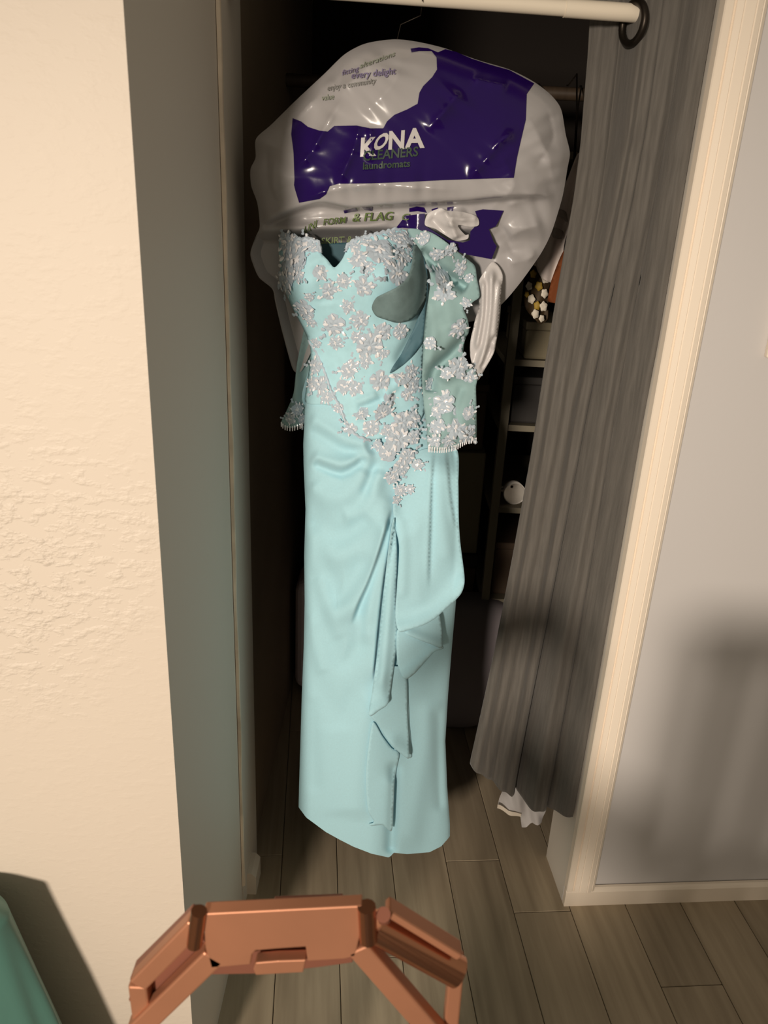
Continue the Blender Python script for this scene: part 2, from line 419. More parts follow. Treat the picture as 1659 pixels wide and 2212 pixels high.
# right-hand wall: jamb return, wall face, casing, baseboard
wr = prism('wall_right', [M['wall_grey'], M['jamb']], [wl(0, 0.006), wl(1.45, 0.006), wl(1.45, .135), wl(0, .135)], 0, 2.3); tag(wr, kind='structure')
for p in wr.data.polygons:
    if p.normal.dot(wv) < -0.9: p.material_index = 1
prof = [(0, .006), (0, -.010), (.0015, -.0125), (.0125, -.0125), (.0135, -.0095), (.0165, -.0085), (.0175, -.012), (.027, -.0145), (.0285, -.0135), (.030, -.0150),
        (.044, -.0165), (.0455, -.0155), (.047, -.0170), (.055, -.0150), (.0565, -.0135), (.058, -.0140), (.064, -.010), (.065, .006)]
cs = prism('trim_2', M['trim'], [wl(a, b) for a, b in prof], 0.046, 2.3); tag(cs, kind='structure')
bprof = [(-0.003, 0), (-.016, 0), (-.016, .040), (-.013, .045), (-.009, .048), (-.003, .048)]
v, f = [], []
for a in (0.0, 1.45):
    for b, z in bprof:
        x, y = wl(a, b + .006); v.append((x, y, z))
k = len(bprof)
f = [tuple(range(k)), tuple(range(k, 2 * k))[::-1]] + [(i, k + i, k + (i + 1) % k, (i + 1) % k) for i in range(k)]
me = mesh('baseboard_right', v, f); fix_normals(me)
tag(link('baseboard_right', me, M['trim'], smooth=False), kind='structure')
# stub of white base block at the foot of the left jamb
st = empty('baseboard_stub', (XL + .012, 1.32, 0), 'small white chamfered base block at the foot of the left jamb', 'baseboard')
v = [(XL + .002, 1.285, 0.0), (XL + .022, 1.285, 0.0), (XL + .022, 1.285, 0.05), (XL + .012, 1.285, .062), (XL + .002, 1.285, .062)]
v2 = [(x, 1.345, z) for x, y, z in v]
me = mesh('block', v + v2, [(4, 3, 2, 1, 0), (5, 6, 7, 8, 9)] + [(i, (i + 1) % 5, 5 + (i + 1) % 5, 5 + i) for i in range(5)]); fix_normals(me)
link('block', me, M['white_plastic'], st, smooth=False)

# switch plate on the right-hand wall, cut by the frame
def on_wall(a, z, out): x, y = wl(a, .006 - out); return Vector((x, y, z))
p0 = at(1648, 775, 1.33)
a0 = 0.185
sw = empty('wall_plate', on_wall(a0 + .04, 1.3, .01), 'white wall plate on the grey wall at the right border', 'wall plate')
pts = [on_wall(a0 + x, z, .014) for x, z in ((0, 1.247), (.09, 1.247), (.09, 1.375), (0, 1.375))]
extrude_front('plate', M['white_plastic'], pts, .0135, sw, bevel=.003)
pts = [on_wall(a0 + x, z, .019) for x, z in ((.03, 1.285), (.06, 1.285), (.06, 1.34), (.03, 1.34))]
extrude_front('rocker', M['white_plastic'], pts, .006, sw, bevel=.0015)

# ------------------------------------------------------------------ rod and curtain
rl, rr = Vector((XL - .0, 1.306, 1.746)), Vector((0.449, 1.372, 1.746))
rod = empty('tension_rod', (0.09, 1.34, 1.746), 'white tension rod across the top of the closet opening', 'rod')
mid = rl.lerp(rr, .70)
tube('outer_tube', M['rod'], [mid, rr], .0125, rod, 24)
tube('inner_tube', M['rod'], [rl, rl.lerp(rr, .715)], .0112, rod, 24)
tube('end_cap', M['rod'], [rr - (rr - rl).normalized() * .02, rr + (rr - rl).normalized() * .004], .0165, rod, 24)
tube('end_cap', M['rod'], [rl, rl + (rr - rl).normalized() * .02], .0165, rod, 24)

cur = empty('curtain', (0.36, 1.36, 0.25), 'grey woven curtain bunched against the right jamb on black grommets', 'curtain')
NU, NV = 150, 190
uu = np.linspace(0, 1, NU); vv = np.linspace(0, 1, NV)
ztop = 1.80
yl = np.array([ -60, 95, 200, 300, 420, 600, 800, 1000, 1200, 1400, 1640, 1720]); xl_ = np.array([1296, 1288, 1279, 1270, 1253, 1218, 1180, 1146, 1108, 1068, 1015, 998])
V = []
for v_ in vv:
    row = []
    for u_ in uu:
        hem = 0.325 - 0.105 * min(u_ / .48, 1) + 0.02 * max(0, (u_ - .8) / .2)
        z = ztop + (hem - ztop) * v_
        y = 1.375
        row.append((u_, z))
    V.append(row)
# height <-> picture row on the curtain plane, to place its slanting left edge
pys = np.linspace(-120, 1800, 60)
zs = np.array([at(np.interp(p, yl, xl_), p, 1.37).z for p in pys]); xs = np.array([at(np.interp(p, yl, xl_), p, 1.37).x for p in pys])
o_ = np.argsort(zs); zs, xs = zs[o_], xs[o_]
verts = []
for i in range(NV):
    for j in range(NU):
        u_, z = V[i][j]
        xa = np.interp(z, zs, xs); xb = 0.446
        h = (1.78 - z) / 1.5                       # 0 at the top, 1 at the hem
        ux_ = u_ + .012 * math.sin(z * 3 + u_ * 5)
        # broad front panel, then three tighter folds towards the jamb
        f_ = 0.020 * math.cos(2 * math.pi * (u_ * 1.05 + .04 * math.sin(z * 2.2))) + 0.007 * math.sin(2 * math.pi * (u_ * 3.1 + .25 * z)) \
            + 0.004 * math.sin(2 * math.pi * (u_ * 6.7 - .18 * z))
        cr1 = .56 - .02 * h; cr2 = .80 + .02 * math.sin(z * 3)
        f_ -= 0.030 * (0.35 + .65 * h) * math.exp(-abs(u_ - cr1) / .022) + 0.02 * math.exp(-abs(u_ - cr2) / .025)
        f_ += 0.018 * h * math.exp(-((u_ - .68) / .07)**2)
        x = xa + (xb - xa) * ux_
        y = 1.372 + .07 * (x - .36) - f_ * (0.55 + .45 * h) + (.03 * (1 - u_)**6)
        tw = 1 if z > 1.62 else max(0.0, 1 - (1.62 - z) / .5)
        st_ = min(1, max(0, (u_ - .27) / .13)); st_ = st_ * st_ * (3 - 2 * st_)
        y += tw * (.030 - .072 * st_)
        y -= .042 * max(0.0, (u_ - .62) / .38)**1.5 * (1 - .45 * tw)
        y = max(y, 1.312)
        x = min(x, 0.4485 - .144 * (y - 1.304) * .9)
        verts.append((x, y, z))
faces = [(i * NU + j, i * NU + j + 1, (i + 1) * NU + j + 1, (i + 1) * NU + j) for i in range(NV - 1) for j in range(NU - 1)]
cl = link('cloth', mesh('cloth', verts, faces), M['curtain'], cur)
sm = cl.modifiers.new('cloth thickness', 'SOLIDIFY'); sm.thickness = .0022; sm.offset = 0
def torus(name, mat_, centre, axis, R, r, parent, n=36, m=12):
    axis = Vector(axis).normalized(); s = axis.cross(Vector((0, 0, 1))).normalized(); t = s.cross(axis)
    pts = [Vector(centre) + (s * math.cos(2 * math.pi * i / n) + t * math.sin(2 * math.pi * i / n)) * R for i in range(n)]
    return tube(name, mat_, pts, r, parent, m, closed=True)
gc = at(1368, 50, 1.356)
torus('grommet', M['grommet'], gc, (.93, .36, .05), .027, .0058, cur)

# ------------------------------------------------------------------ the dress: relief of body and folds
BY = [480, 512, 540, 580, 610, 640, 680, 720, 745, 780, 800, 830, 870, 900, 960, 1010, 1100, 1200, 1300, 1400, 1500, 1600, 1700, 1742, 1770, 1860]
BL = [604, 604, 604, 606, 610, 620, 640, 660, 669, 671, 669, 665, 660, 658, 655, 656, 660, 657, 658, 656, 652, 649, 646, 645, 648, 655]
RY = [480, 520, 560, 600, 700, 800, 870, 920, 970, 1050, 1150, 1300, 1400, 1500, 1600, 1700, 1780, 1812, 1860]
RX = [890, 905, 922, 930, 922, 918, 928, 955, 985, 991, 990, 985, 976, 968, 962, 966, 972, 972, 966]
DY = [480, 540, 600, 680, 760, 830, 960, 1100, 1400, 1700, 1860]
DM = [.040, .058, .072, .060, .046, .048, .062, .062, .058, .056, .056]
fold = Folds(1.25)
A = fold.add
# gathers swagging from the hip to the left seam
A([(672, 998), (705, 1012), (737, 1023), (768, 1008), (792, 984)], -.010, 10)
A([(668, 985), (705, 997), (740, 1004), (775, 992), (806, 968)], .010, 16)
A([(662, 925), (700, 945), (745, 972), (790, 975), (830, 955)], -.006, 14)
A([(665, 900), (705, 925), (750, 952), (800, 962)], .006, 16)
A([(820, 985), (804, 1020), (788, 1060), (778, 1080)], -.006, 10, 'ridge', .3)
A([(795, 1010), (770, 1050), (735, 1075), (690, 1070), (665, 1040)], .008, 24)
A([(824, 1010), (815, 1045), (800, 1080), (775, 1110), (735, 1120)], .007, 17)
A([(662, 1060), (685, 1115), (720, 1150), (760, 1150), (800, 1110)], -.006, 24)
A([(840, 1050), (800, 1130), (760, 1190), (720, 1205), (685, 1180), (662, 1130)], .008, 26)
A([(664, 1100), (690, 1190), (718, 1250), (735, 1290), (765, 1260), (800, 1190)], -.007, 20)
A([(845, 1070), (815, 1160), (785, 1240), (755, 1300), (728, 1330), (700, 1300)], .008, 24)
A([(664, 1210), (690, 1300), (715, 1370), (738, 1430), (770, 1400), (800, 1320)], -.006, 20)
A([(662, 1320), (680, 1400), (700, 1460)], .004, 14)
A([(680, 1240), (712, 1330), (736, 1385)], .004, 16)
A([(660, 1340), (672, 1440), (700, 1500), (740, 1540), (780, 1480)], -.004, 26)
# long diagonal pleats from the lace down to the ruffle
A([(846, 1095), (832, 1150), (815, 1205), (795, 1260), (775, 1305), (757, 1352)], .011, 24, 'step', .16)
A([(852, 1110), (842, 1180), (830, 1250), (820, 1330), (812, 1410), (806, 1480)], .010, 22, 'step', .12)
A([(838, 1120), (818, 1220), (798, 1310), (790, 1400)], .009, 15)
A([(860, 1090), (850, 1200), (840, 1320), (830, 1440), (820, 1530)], .007, 13)
# lower skirt
A([(800, 1480), (785, 1580), (775, 1680), (772, 1780)], .006, 30)
A([(930, 1500), (925, 1600), (905, 1700), (890, 1780), (880, 1840)], .006, 26)
A([(945, 1520), (950, 1640), (955, 1760)], -.005, 16)
A([(853, 1640), (850, 1700), (846, 1790), (843, 1850)], -.011, 12, 'ridge', .1)
A([(670, 1500), (672, 1600), (680, 1720)], -.004, 18)
A([(720, 1560), (725, 1660), (735, 1770)], .004, 34)
# bodice: pulled wrinkles, cup seam
A([(765, 870), (790, 862), (815, 850)], .004, 8); A([(770, 884), (800, 874), (830, 860)], -.004, 7)
A([(830, 850), (850, 838), (868, 815)], .004, 8); A([(760, 905), (800, 898), (840, 880)], .003, 7)
A([(690, 560), (700, 610), (705, 660)], -.004, 22)
A([(916, 545), (924, 600), (914, 660), (896, 715), (874, 755), (852, 792)], -.010, 12, 'ridge', .10)
A([(860, 820), (850, 850), (870, 900)], -.003, 20)
def edges(y): return np.interp(y, BY, BL), np.interp(y, RY, RX)
def body_d(q):
    x, y = q[:, 0], q[:, 1]
    a, b = edges(y); s = np.clip(2 * (x - a) / (b - a) - 1, -1, 1)
    base = np.interp(y, DY, DM) * np.power(np.clip(1 - s * s, 0, 1), .62)
    bust = .024 * np.exp(-((x - 668) / 48)**2 - ((y - 600) / 62)**2) + .030 * np.exp(-((x - 838) / 58)**2 - ((y - 590) / 66)**2)
    edge = np.clip((1 - np.abs(s)) / .12, 0, 1)
    return base + bust * edge + fold(q) * edge

foot = PD(815, 1850, 0); dz = 0.0
dress = empty('evening_gown', (float(foot[0]), float(foot[1]), 0.0), 'aqua chiffon evening gown with silver lace bodice hanging in the closet opening', 'dress')
# skirt: an even grid from the waist to the curved hem
HU = [646, 660, 700, 730, 760, 800, 838, 843, 850, 880, 930, 955, 972]; HYv = [1744, 1766, 1797, 1814, 1829, 1844, 1852, 1850, 1842, 1845, 1841, 1828, 1806]
TU = [650, 700, 745, 790, 830, 900, 990]; TYv = [845, 850, 880, 900, 890, 830, 830]
NU, NV = 130, 330
us = np.linspace(0, 1, NU)
xg = 650 + us * 325
yt, yb = np.interp(xg, TU, TYv), np.interp(646 + us * 326, HU, HYv)
G = []
for v_ in np.linspace(0, 1, NV):
    y = yt + (yb - yt) * v_
    a, b = edges(y); x = a + (b - a) * us
    G.append(np.stack([x, y], -1))
G = np.concatenate(G)
P = PD(G[:, 0], G[:, 1], body_d(G))
B = PD(G[:, 0], G[:, 1], 0)
sB = np.tile(2 * us - 1, NV); B[:, 1] += .075 * np.power(np.clip(1 - sB**2, 0, 1), .5); B[:, 2] += 0.0
f1 = [(i * NU + j, (i + 1) * NU + j, (i + 1) * NU + j + 1, i * NU + j + 1) for i in range(NV - 1) for j in range(NU - 1)]
nP = len(P)
me = mesh('skirt', np.vstack([P, B]), f1 + [tuple(k + nP for k in f[::-1]) for f in f1])
link('skirt', me, M['chiffon'], dress)

bod = [(604, 522), (611, 513), (640, 516), (672, 517), (688, 524), (692, 545), (708, 562), (722, 578), (738, 562), (746, 545), (750, 530), (765, 519), (800, 508), (845, 497), (868, 490),
       (878, 488), (892, 505), (906, 528), (918, 552), (926, 590), (926, 640), (920, 700), (914, 770), (913, 830), (918, 880), (905, 912), (880, 930), (845, 938), (812, 950), (780, 946), (757, 930),
       (740, 905), (722, 880), (700, 874), (661, 870), (664, 830), (668, 800), (672, 765), (668, 740), (655, 708), (636, 672), (620, 638), (610, 605), (606, 575)]
Bd = lambda q: body_d(q) + .0035
sheet('bodice', M['bodice'], bod, 5, Bd, dress, thick=.0016)
# seam of the princess panel: a raised scalloped cord of lace
def cord(name, mat_, line, r, dfun, parent, step=4, wob=0.0):
    q = resample(line, step, False)
    P = PD(q[:, 0], q[:, 1], dfun(q) + r * .6)
    if wob: P[:, 2] += wob * np.sin(np.arange(len(P)) * 1.9)
    return tube(name, mat_, [Vector(p) for p in P], r, parent, 6)
cord('seam_lace', M['lace'], [(667, 736), (682, 760), (700, 800), (716, 845), (735, 880), (748, 915), (770, 940), (800, 952)], .0024, Bd, dress, wob=.0012)
cord('neck_lace', M['lace'], [(605, 520), (612, 514), (640, 517), (672, 518), (688, 524), (692, 545)], .003, Bd, dress, wob=.0015)
cord('neck_lace', M['lace'], [(746, 545), (751, 530), (765, 520), (800, 509), (845, 498), (877, 489)], .003, Bd, dress, wob=.0015)
# inside of the back seen through the sweetheart notch
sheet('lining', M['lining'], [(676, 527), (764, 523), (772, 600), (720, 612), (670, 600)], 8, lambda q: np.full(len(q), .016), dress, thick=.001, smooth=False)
# back of the bodice
bk = [(612, 530), (890, 528), (915, 600), (912, 700), (905, 800), (912, 880), (664, 880), (672, 780), (665, 720), (632, 650), (612, 590)]
def back_d(q):
    a, b = edges(q[:, 1]); s = np.clip(2 * (q[:, 0] - a) / (b - a) - 1, -1, 1)
    return -.012 - .055 * np.sqrt(np.clip(1 - s * s, 0, 1))
sheet('back_panel', M['chiffon'], bk, 12, back_d, dress, thick=.001)

# cascading ruffle: overlapping cut layers, each lying over the one before
def seam_fade(q):                           # the top ruffle is stitched down under the lace
    dd, _, _ = seg_dist(q, resample([(848, 1100), (868, 1030), (890, 985), (925, 966), (990, 966)], 10, False)); return sstep(4, 75, dd)
def top_d(q): return (.45 * np.maximum(body_d(q), .012) + .55 * .052) * seam_fade(q) + np.maximum(body_d(q), .012) * (1 - seam_fade(q)) + .004 + .020 * seam_fade(q)
def layer(outline, off, lift=None, fl=None, step=5, base=None):
    def d(q):
        r = base(q) if base else np.maximum(body_d(q), .012) + off * 1.5
        if lift is not None:
            line, amp, w = lift
            dd, _, _ = seg_dist(q, resample(line, 10, False)); r = r + 2.4 * amp * np.exp(-(dd / (1.5 * w))**2)
        return r + (fl(q) if fl else 0)
    return sheet('ruffle', M['chiffon'], outline, step, d, dress, thick=.0012)
fa = Folds().add([(938, 965), (932, 1050), (930, 1120), (927, 1200), (925, 1280)], .007, 12, 'step', .25).add([(963, 965), (968, 1020), (974, 1080), (986, 1150)], .005, 9, 'step', .25) \
    .add([(866, 1110), (872, 1200), (868, 1300)], .005, 12).add([(900, 1080), (905, 1200), (900, 1320)], .004, 24).add([(952, 980), (955, 1100), (970, 1220)], .004, 16)
layer([(846, 1640), (856, 1600), (868, 1540), (874, 1470), (880, 1478), (884, 1560), (889, 1636), (872, 1632), (858, 1620)], .002)
layer([(800, 1545), (806, 1500), (830, 1450), (862, 1440), (878, 1468), (880, 1540), (884, 1637), (866, 1628), (848, 1612), (832, 1590), (818, 1565)], .006, ([(848, 1612), (884, 1637)], .006, 16))
layer([(806, 1560), (826, 1590), (846, 1616), (862, 1628), (853, 1680), (850, 1740), (846, 1794), (826, 1782), (802, 1784), (796, 1780), (808, 1775), (795, 1750), (790, 1680), (796, 1610)], .003, ([(846, 1794), (850, 1700)], .007, 14))
layer([(858, 1362), (872, 1350), (905, 1345), (958, 1397), (938, 1408), (915, 1432), (895, 1455), (874, 1467), (860, 1440), (856, 1400)], .010, ([(874, 1467), (915, 1432), (955, 1398)], .006, 12))
layer([(874, 1366), (900, 1350), (932, 1336), (950, 1330), (956, 1397), (930, 1391), (900, 1380)], .013, ([(880, 1370), (956, 1397)], .005, 10))
layer([(852, 1120), (858, 1200), (856, 1290), (858, 1370), (852, 1430), (844, 1490), (838, 1520), (820, 1534), (797, 1545), (806, 1480), (816, 1400), (826, 1300), (838, 1200), (846, 1140)], .009, ([(798, 1545), (836, 1524)], .007, 12),
      Folds().add([(846, 1160), (834, 1320), (818, 1500)], .005, 11))
layer([(850, 1088), (868, 1030), (890, 985), (925, 968), (986, 970), (990, 1050), (991, 1120), (994, 1170), (1003, 1240), (1003, 1262), (996, 1282), (980, 1300), (962, 1315), (940, 1336), (915, 1350), (890, 1358), (862, 1364), (854, 1330),
       (858, 1260), (862, 1180), (852, 1130)], .014, ([(1003, 1262), (980, 1300), (940, 1336), (900, 1356), (862, 1364)], .008, 16), fa, base=top_d)

# sleeves: sheer draped tulle with lace
def sl_d(q):
    b = .058 + .012 * np.sin((q[:, 1] - 520) / 33.0 + (q[:, 0] - 900) / 40.0) - .010 * ((q[:, 0] - 960) / 60)**2
    return b + slf(q)
slf = Folds().add([(905, 540), (960, 590), (1010, 625)], -.030, 12, 'ridge', .05).add([(1012, 722), (970, 770), (938, 800), (930, 850)], -.022, 13, 'ridge', .05).add([(1020, 770), (985, 800), (950, 820)], .012, 14) \
    .add([(925, 640), (935, 720), (925, 800)], .008, 14).add([(1000, 830), (985, 880), (988, 930)], -.006, 9).add([(950, 560), (960, 640), (975, 720)], .006, 20)
slv = [(880, 490), (905, 494), (935, 504), (965, 524), (990, 545), (1012, 562), (1026, 575), (1030, 600), (1036, 640), (1022, 652), (1012, 662), (1000, 664), (1010, 690), (1013, 715), (1004, 735), (1000, 770), (1010, 788), (1026, 800),
       (1031, 818), (1028, 836), (1029, 880), (1028, 950), (1008, 952), (985, 966), (955, 972), (926, 970), (922, 930), (916, 880), (912, 820), (914, 760), (918, 700), (926, 640), (930, 600), (922, 570), (908, 540), (890, 515)]
sleeve = sheet('sleeve', M['tulle'], slv, 5, sl_d, dress, thick=.001)
# the drooping loop of tulle at the right cup
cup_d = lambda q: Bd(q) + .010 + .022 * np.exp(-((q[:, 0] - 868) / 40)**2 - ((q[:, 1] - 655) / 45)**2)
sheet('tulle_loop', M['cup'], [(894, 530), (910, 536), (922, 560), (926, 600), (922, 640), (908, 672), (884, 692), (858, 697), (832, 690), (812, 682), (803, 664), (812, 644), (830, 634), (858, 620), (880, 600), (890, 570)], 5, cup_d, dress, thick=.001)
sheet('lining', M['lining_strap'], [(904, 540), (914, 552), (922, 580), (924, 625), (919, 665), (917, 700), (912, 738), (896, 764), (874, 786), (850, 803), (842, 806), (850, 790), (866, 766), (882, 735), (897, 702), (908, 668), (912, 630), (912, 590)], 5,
      lambda q: np.maximum(body_d(q), .02) + .0065, dress, thick=.001)  # teal strip stands in for the shadow between cup and sleeve
lsl = [(662, 700), (652, 735), (641, 790), (634, 850), (618, 890), (607, 914), (614, 922), (632, 924), (652, 918), (668, 905), (676, 840), (684, 740)]
ls_d = lambda q: -.016 + .006 * np.sin(q[:, 0] / 9)
sheet('sleeve', M['tulle'], lsl, 6, ls_d, dress, thick=.001)

# lace flowers: small petals round a beaded eye, with a few leaf sprays
def flower_mesh(seed):
    r = random.Random(seed); bm = bmesh.new(); sq = []
    def petal(cx, cy, ang, L, w, h):
        h *= .8
        ca, sa = math.cos(ang), math.sin(ang)
        def pt(a, b, z): return bm.verts.new((cx + a * ca - b * sa, cy + a * sa + b * ca, z))
        a0 = pt(0, 0, h * .4); tip = pt(L, 0, h * .15)
        l1, l2 = pt(L * .35, w * .8, h * .1), pt(L * .82, w * .95, 0); r1, r2 = pt(L * .35, -w * .8, h * .1), pt(L * .82, -w * .95, 0); c = pt(L * .55, 0, h)
        for t in ((a0, c, l1), (l1, c, l2), (l2, c, tip), (tip, c, r2), (r2, c, r1), (r1, c, a0)):
            bm.faces.new(t)
    n = r.choice((5, 6, 7)); a0 = r.random() * 6
    for i in range(n):
        petal(0, 0, a0 + 2 * math.pi * i / n + r.uniform(-.12, .12), r.uniform(.38, .50), r.uniform(.17, .23), .07)
        petal(0, 0, a0 + 2 * math.pi * (i + .5) / n, r.uniform(.24, .3), r.uniform(.10, .13), .13)
    for s in range(r.choice((1, 2))):
        an = r.random() * 6.28
        for t in range(3):
            d = .40 + .13 * t; petal(d * math.cos(an + .1 * t), d * math.sin(an + .1 * t), an + (-.8, .8, 0)[t], .20, .08, .06)
    for i in range(13):
        rad = r.choice((.08, .27, .34, .44)) * r.uniform(.85, 1.15); an = a0 + 2 * math.pi * i / n + r.uniform(-.25, .25)
        cx, cy = rad * math.cos(an), rad * math.sin(an); L, w = r.uniform(.07, .12), r.uniform(.035, .06); dr = an + r.uniform(-.6, .6)
        tx, ty = r.uniform(-.5, .5), r.uniform(-.5, .5); vs = []
        for k in range(6):
            q = 2 * math.pi * k / 6; u, v_ = L * math.cos(q), w * math.sin(q)
            x, y = u * math.cos(dr) - v_ * math.sin(dr), u * math.sin(dr) + v_ * math.cos(dr)
            vs.append(bm.verts.new((cx + x, cy + y, .12 + tx * x + ty * y)))
        c = bm.verts.new((cx, cy, .15))
        for k in range(6): bm.faces.new((c, vs[k], vs[(k + 1) % 6])).material_index = 1
    me = bpy.data.meshes.new('lace_flower'); bm.to_mesh(me); bm.free()
    me.materials.append(M['lace']); me.materials.append(M['sequin'])
    return me
FM = [flower_mesh(s) for s in range(8)]
FL_BODY = [(630, 535, 56), (642, 562, 50), (618, 524, 38), (660, 528, 44), (679, 536, 32), (623, 588, 38), (645, 592, 30), (616, 612, 26), (708, 628, 62), (692, 590, 42), (742, 606, 42), (660, 668, 48), (668, 640, 28), (671, 694, 28),
           (786, 618, 58), (722, 702, 64), (778, 690, 52), (752, 662, 40), (726, 740, 40), (820, 542, 84), (774, 560, 54), (768, 535, 36), (795, 578, 36), (857, 590, 54), (874, 520, 46), (850, 512, 34), (792, 522, 36), (868, 552, 40), (840, 572, 34),
           (800, 745, 80), (825, 715, 52), (790, 780, 40), (826, 760, 40), (864, 714, 42), (770, 728, 36), (684, 742, 26), (752, 800, 48), (683, 790, 36), (692, 832, 46), (674, 830, 26), (708, 858, 32), (732, 882, 30), (742, 834, 46), (768, 838, 46),
           (760, 790, 40), (822, 824, 60), (866, 812, 52), (890, 832, 42), (842, 858, 42), (880, 852, 36), (780, 893, 44), (756, 924, 40), (800, 925, 50), (828, 892, 54), (888, 800, 36)]
FL_LOW = [(868, 912, 62), (892, 905, 42), (860, 950, 64), (838, 978, 50), (880, 985, 46), (864, 1010, 48), (902, 1004, 32), (848, 1030, 42), (865, 1058, 36), (886, 1056, 26), (856, 1080, 24), (816, 962, 30), (893, 945, 36), (838, 930, 40)]
FL_SLV = [(945, 548, 44), (915, 515, 36), (960, 632, 60), (955, 605, 42), (990, 708, 48), (930, 742, 36), (992, 792, 60), (966, 806, 40), (1014, 812, 38), (926, 832, 34), (960, 868, 62), (945, 922, 46), (985, 926, 56), (1008, 938, 44), (1012, 892, 34),
          (938, 952, 38), (1006, 655, 30), (994, 578, 36), (972, 540, 36), (968, 952, 36), (1012, 600, 28), (946, 888, 40)]
LOW_D = lambda q: np.maximum(np.maximum(body_d(q), .012) + .006, np.where((q[:, 0] > 852) & (q[:, 1] > 966), top_d(q) + .003, 0))
def put_flowers(lst, dfun, scale=1.0):
    for (x, y, s) in lst:
        q = np.array([(x, y), (x + 4, y), (x, y + 4)], float); P = PD(q[:, 0], q[:, 1], dfun(q))
        a, b = Vector(P[1] - P[0]).normalized(), Vector(P[0] - P[2]).normalized()
        n = a.cross(b).normalized()
        b = n.cross(a)
        w = float(np.linalg.norm(P[1] - P[0])) / 4 * s * scale * .88
        rot = random.random() * 6.28
        o = bpy.data.objects.new('lace_flower', random.choice(FM)); COL.objects.link(o)
        Rm = Matrix((a, b, n)).transposed().to_4x4()
        o.parent = dress
        o.matrix_parent_inverse = Matrix.Translation(-dress.location)
        o.matrix_basis = Matrix.Translation(Vector(P[0]) + n * .0012) @ Rm @ Matrix.Rotation(rot, 4, 'Z') @ Matrix.Diagonal((w, w, w * .42, 1))
put_flowers(FL_BODY, Bd); put_flowers(FL_LOW, LOW_D); put_flowers(FL_SLV, lambda q: sl_d(q) + .001)
put_flowers([(641, 884, 34), (628, 904, 30), (652, 905, 26)], lambda q: ls_d(q) + .001)
# eyelash lace at the sleeve hems
def lash(name, line, dfun, L, step=5.0):
    q = resample(line, step, False); bm = bmesh.new()
    P = PD(q[:, 0], q[:, 1], dfun(q) + .002)
    for i in range(len(P)):
        p = Vector(P[i]); w = .0012
        a = [bm.verts.new(p + Vector((dx, dy, dz_))) for dx, dy, dz_ in ((-w, 0, .003), (w, 0, .003), (w * .7, -.001, -L), (-w * .7, -.001, -L))]
        c = bm.verts.new(p + Vector((0, -.0012, -L * .4)))
        for k in range(4): bm.faces.new((a[k], a[(k + 1) % 4], c))
    me = bpy.data.meshes.new(name); bm.to_mesh(me); bm.free()
    o = link(name, me, M['sequin'], dress); o['kind'] = 'stuff'
lash('lace_fringe', [(926, 968), (955, 970), (985, 964), (1008, 951), (1028, 949)], sl_d, .007)
lash('lace_fringe', [(608, 915), (616, 922), (632, 924), (652, 918)], ls_d, .006)

# ------------------------------------------------------------------ garment bag
bag_out = [(850, 85), (900, 90), (960, 104), (1030, 129), (1100, 150), (1152, 176), (1190, 205), (1212, 236), (1222, 290), (1231, 330), (1226, 362), (1215, 425), (1192, 500), (1170, 545), (1132, 600), (1100, 640), (1075, 665), (1040, 690), (960, 700),
           (860, 690), (760, 680), (700, 700), (672, 760), (648, 806), (634, 800), (624, 770), (608, 710), (594, 650), (588, 624), (560, 600), (547, 572), (541, 546), (552, 512), (561, 490), (556, 440), (543, 402), (541, 366), (552, 340), (553, 300),
           (585, 270), (640, 216), (700, 160), (745, 117), (790, 94)]
bag_edge = resample(bag_out, 12)
bf = Folds(); A = bf.add
A([(560, 492), (620, 462), (690, 442), (760, 452), (830, 446), (930, 440), (1010, 436), (1090, 428), (1190, 424)], -.016, 34, 'step', .06)
A([(600, 520), (680, 490), (780, 486), (860, 470)], .010, 14); A([(640, 482), (700, 474), (800, 476), (860, 462)], -.005, 7)
for l, a, w in (([(742, 208), (700, 280), (668, 335), (630, 370)], .007, 9), ([(700, 196), (660, 236), (612, 292)], .006, 10), ([(778, 265), (765, 320), (738, 380), (722, 400)], .007, 9), ([(800, 268), (802, 330), (790, 350)], .005, 8),
                ([(1126, 276), (1080, 305), (1055, 340), (1010, 388)], .007, 10), ([(1000, 190), (960, 240), (920, 285)], .008, 16), ([(1015, 168), (1060, 180), (1100, 186)], .005, 8), ([(1090, 444), (1140, 432), (1200, 420)], .006, 9),
                ([(1095, 570), (1140, 560), (1165, 545)], .006, 9), ([(1080, 330), (1110, 400), (1060, 450)], .006, 22), ([(700, 160), (740, 190), (830, 110)], .006, 16), ([(640, 440), (700, 415), (790, 400), (900, 405), (1000, 410)], .007, 14),
                ([(1140, 250), (1180, 330), (1200, 400)], .008, 26), ([(1180, 230), (1195, 300), (1150, 370)], -.006, 16), ([(960, 470), (1000, 500), (1040, 500)], .010, 12), ([(1010, 455), (960, 480), (930, 500)], .008, 9),
                ([(600, 320), (590, 400), (612, 470)], .006, 18), ([(575, 310), (580, 400), (606, 450)], -.004, 8), ([(1070, 540), (1120, 500), (1180, 480)], .008, 22), ([(870, 110), (850, 180), (780, 250)], .005, 26),
                ([(1050, 470), (1090, 500), (1110, 560)], -.008, 14), ([(595, 560), (640, 545), (680, 560)], .006, 16)):
    A(l, a * 1.5, w * 1.5, 'crease', .2)
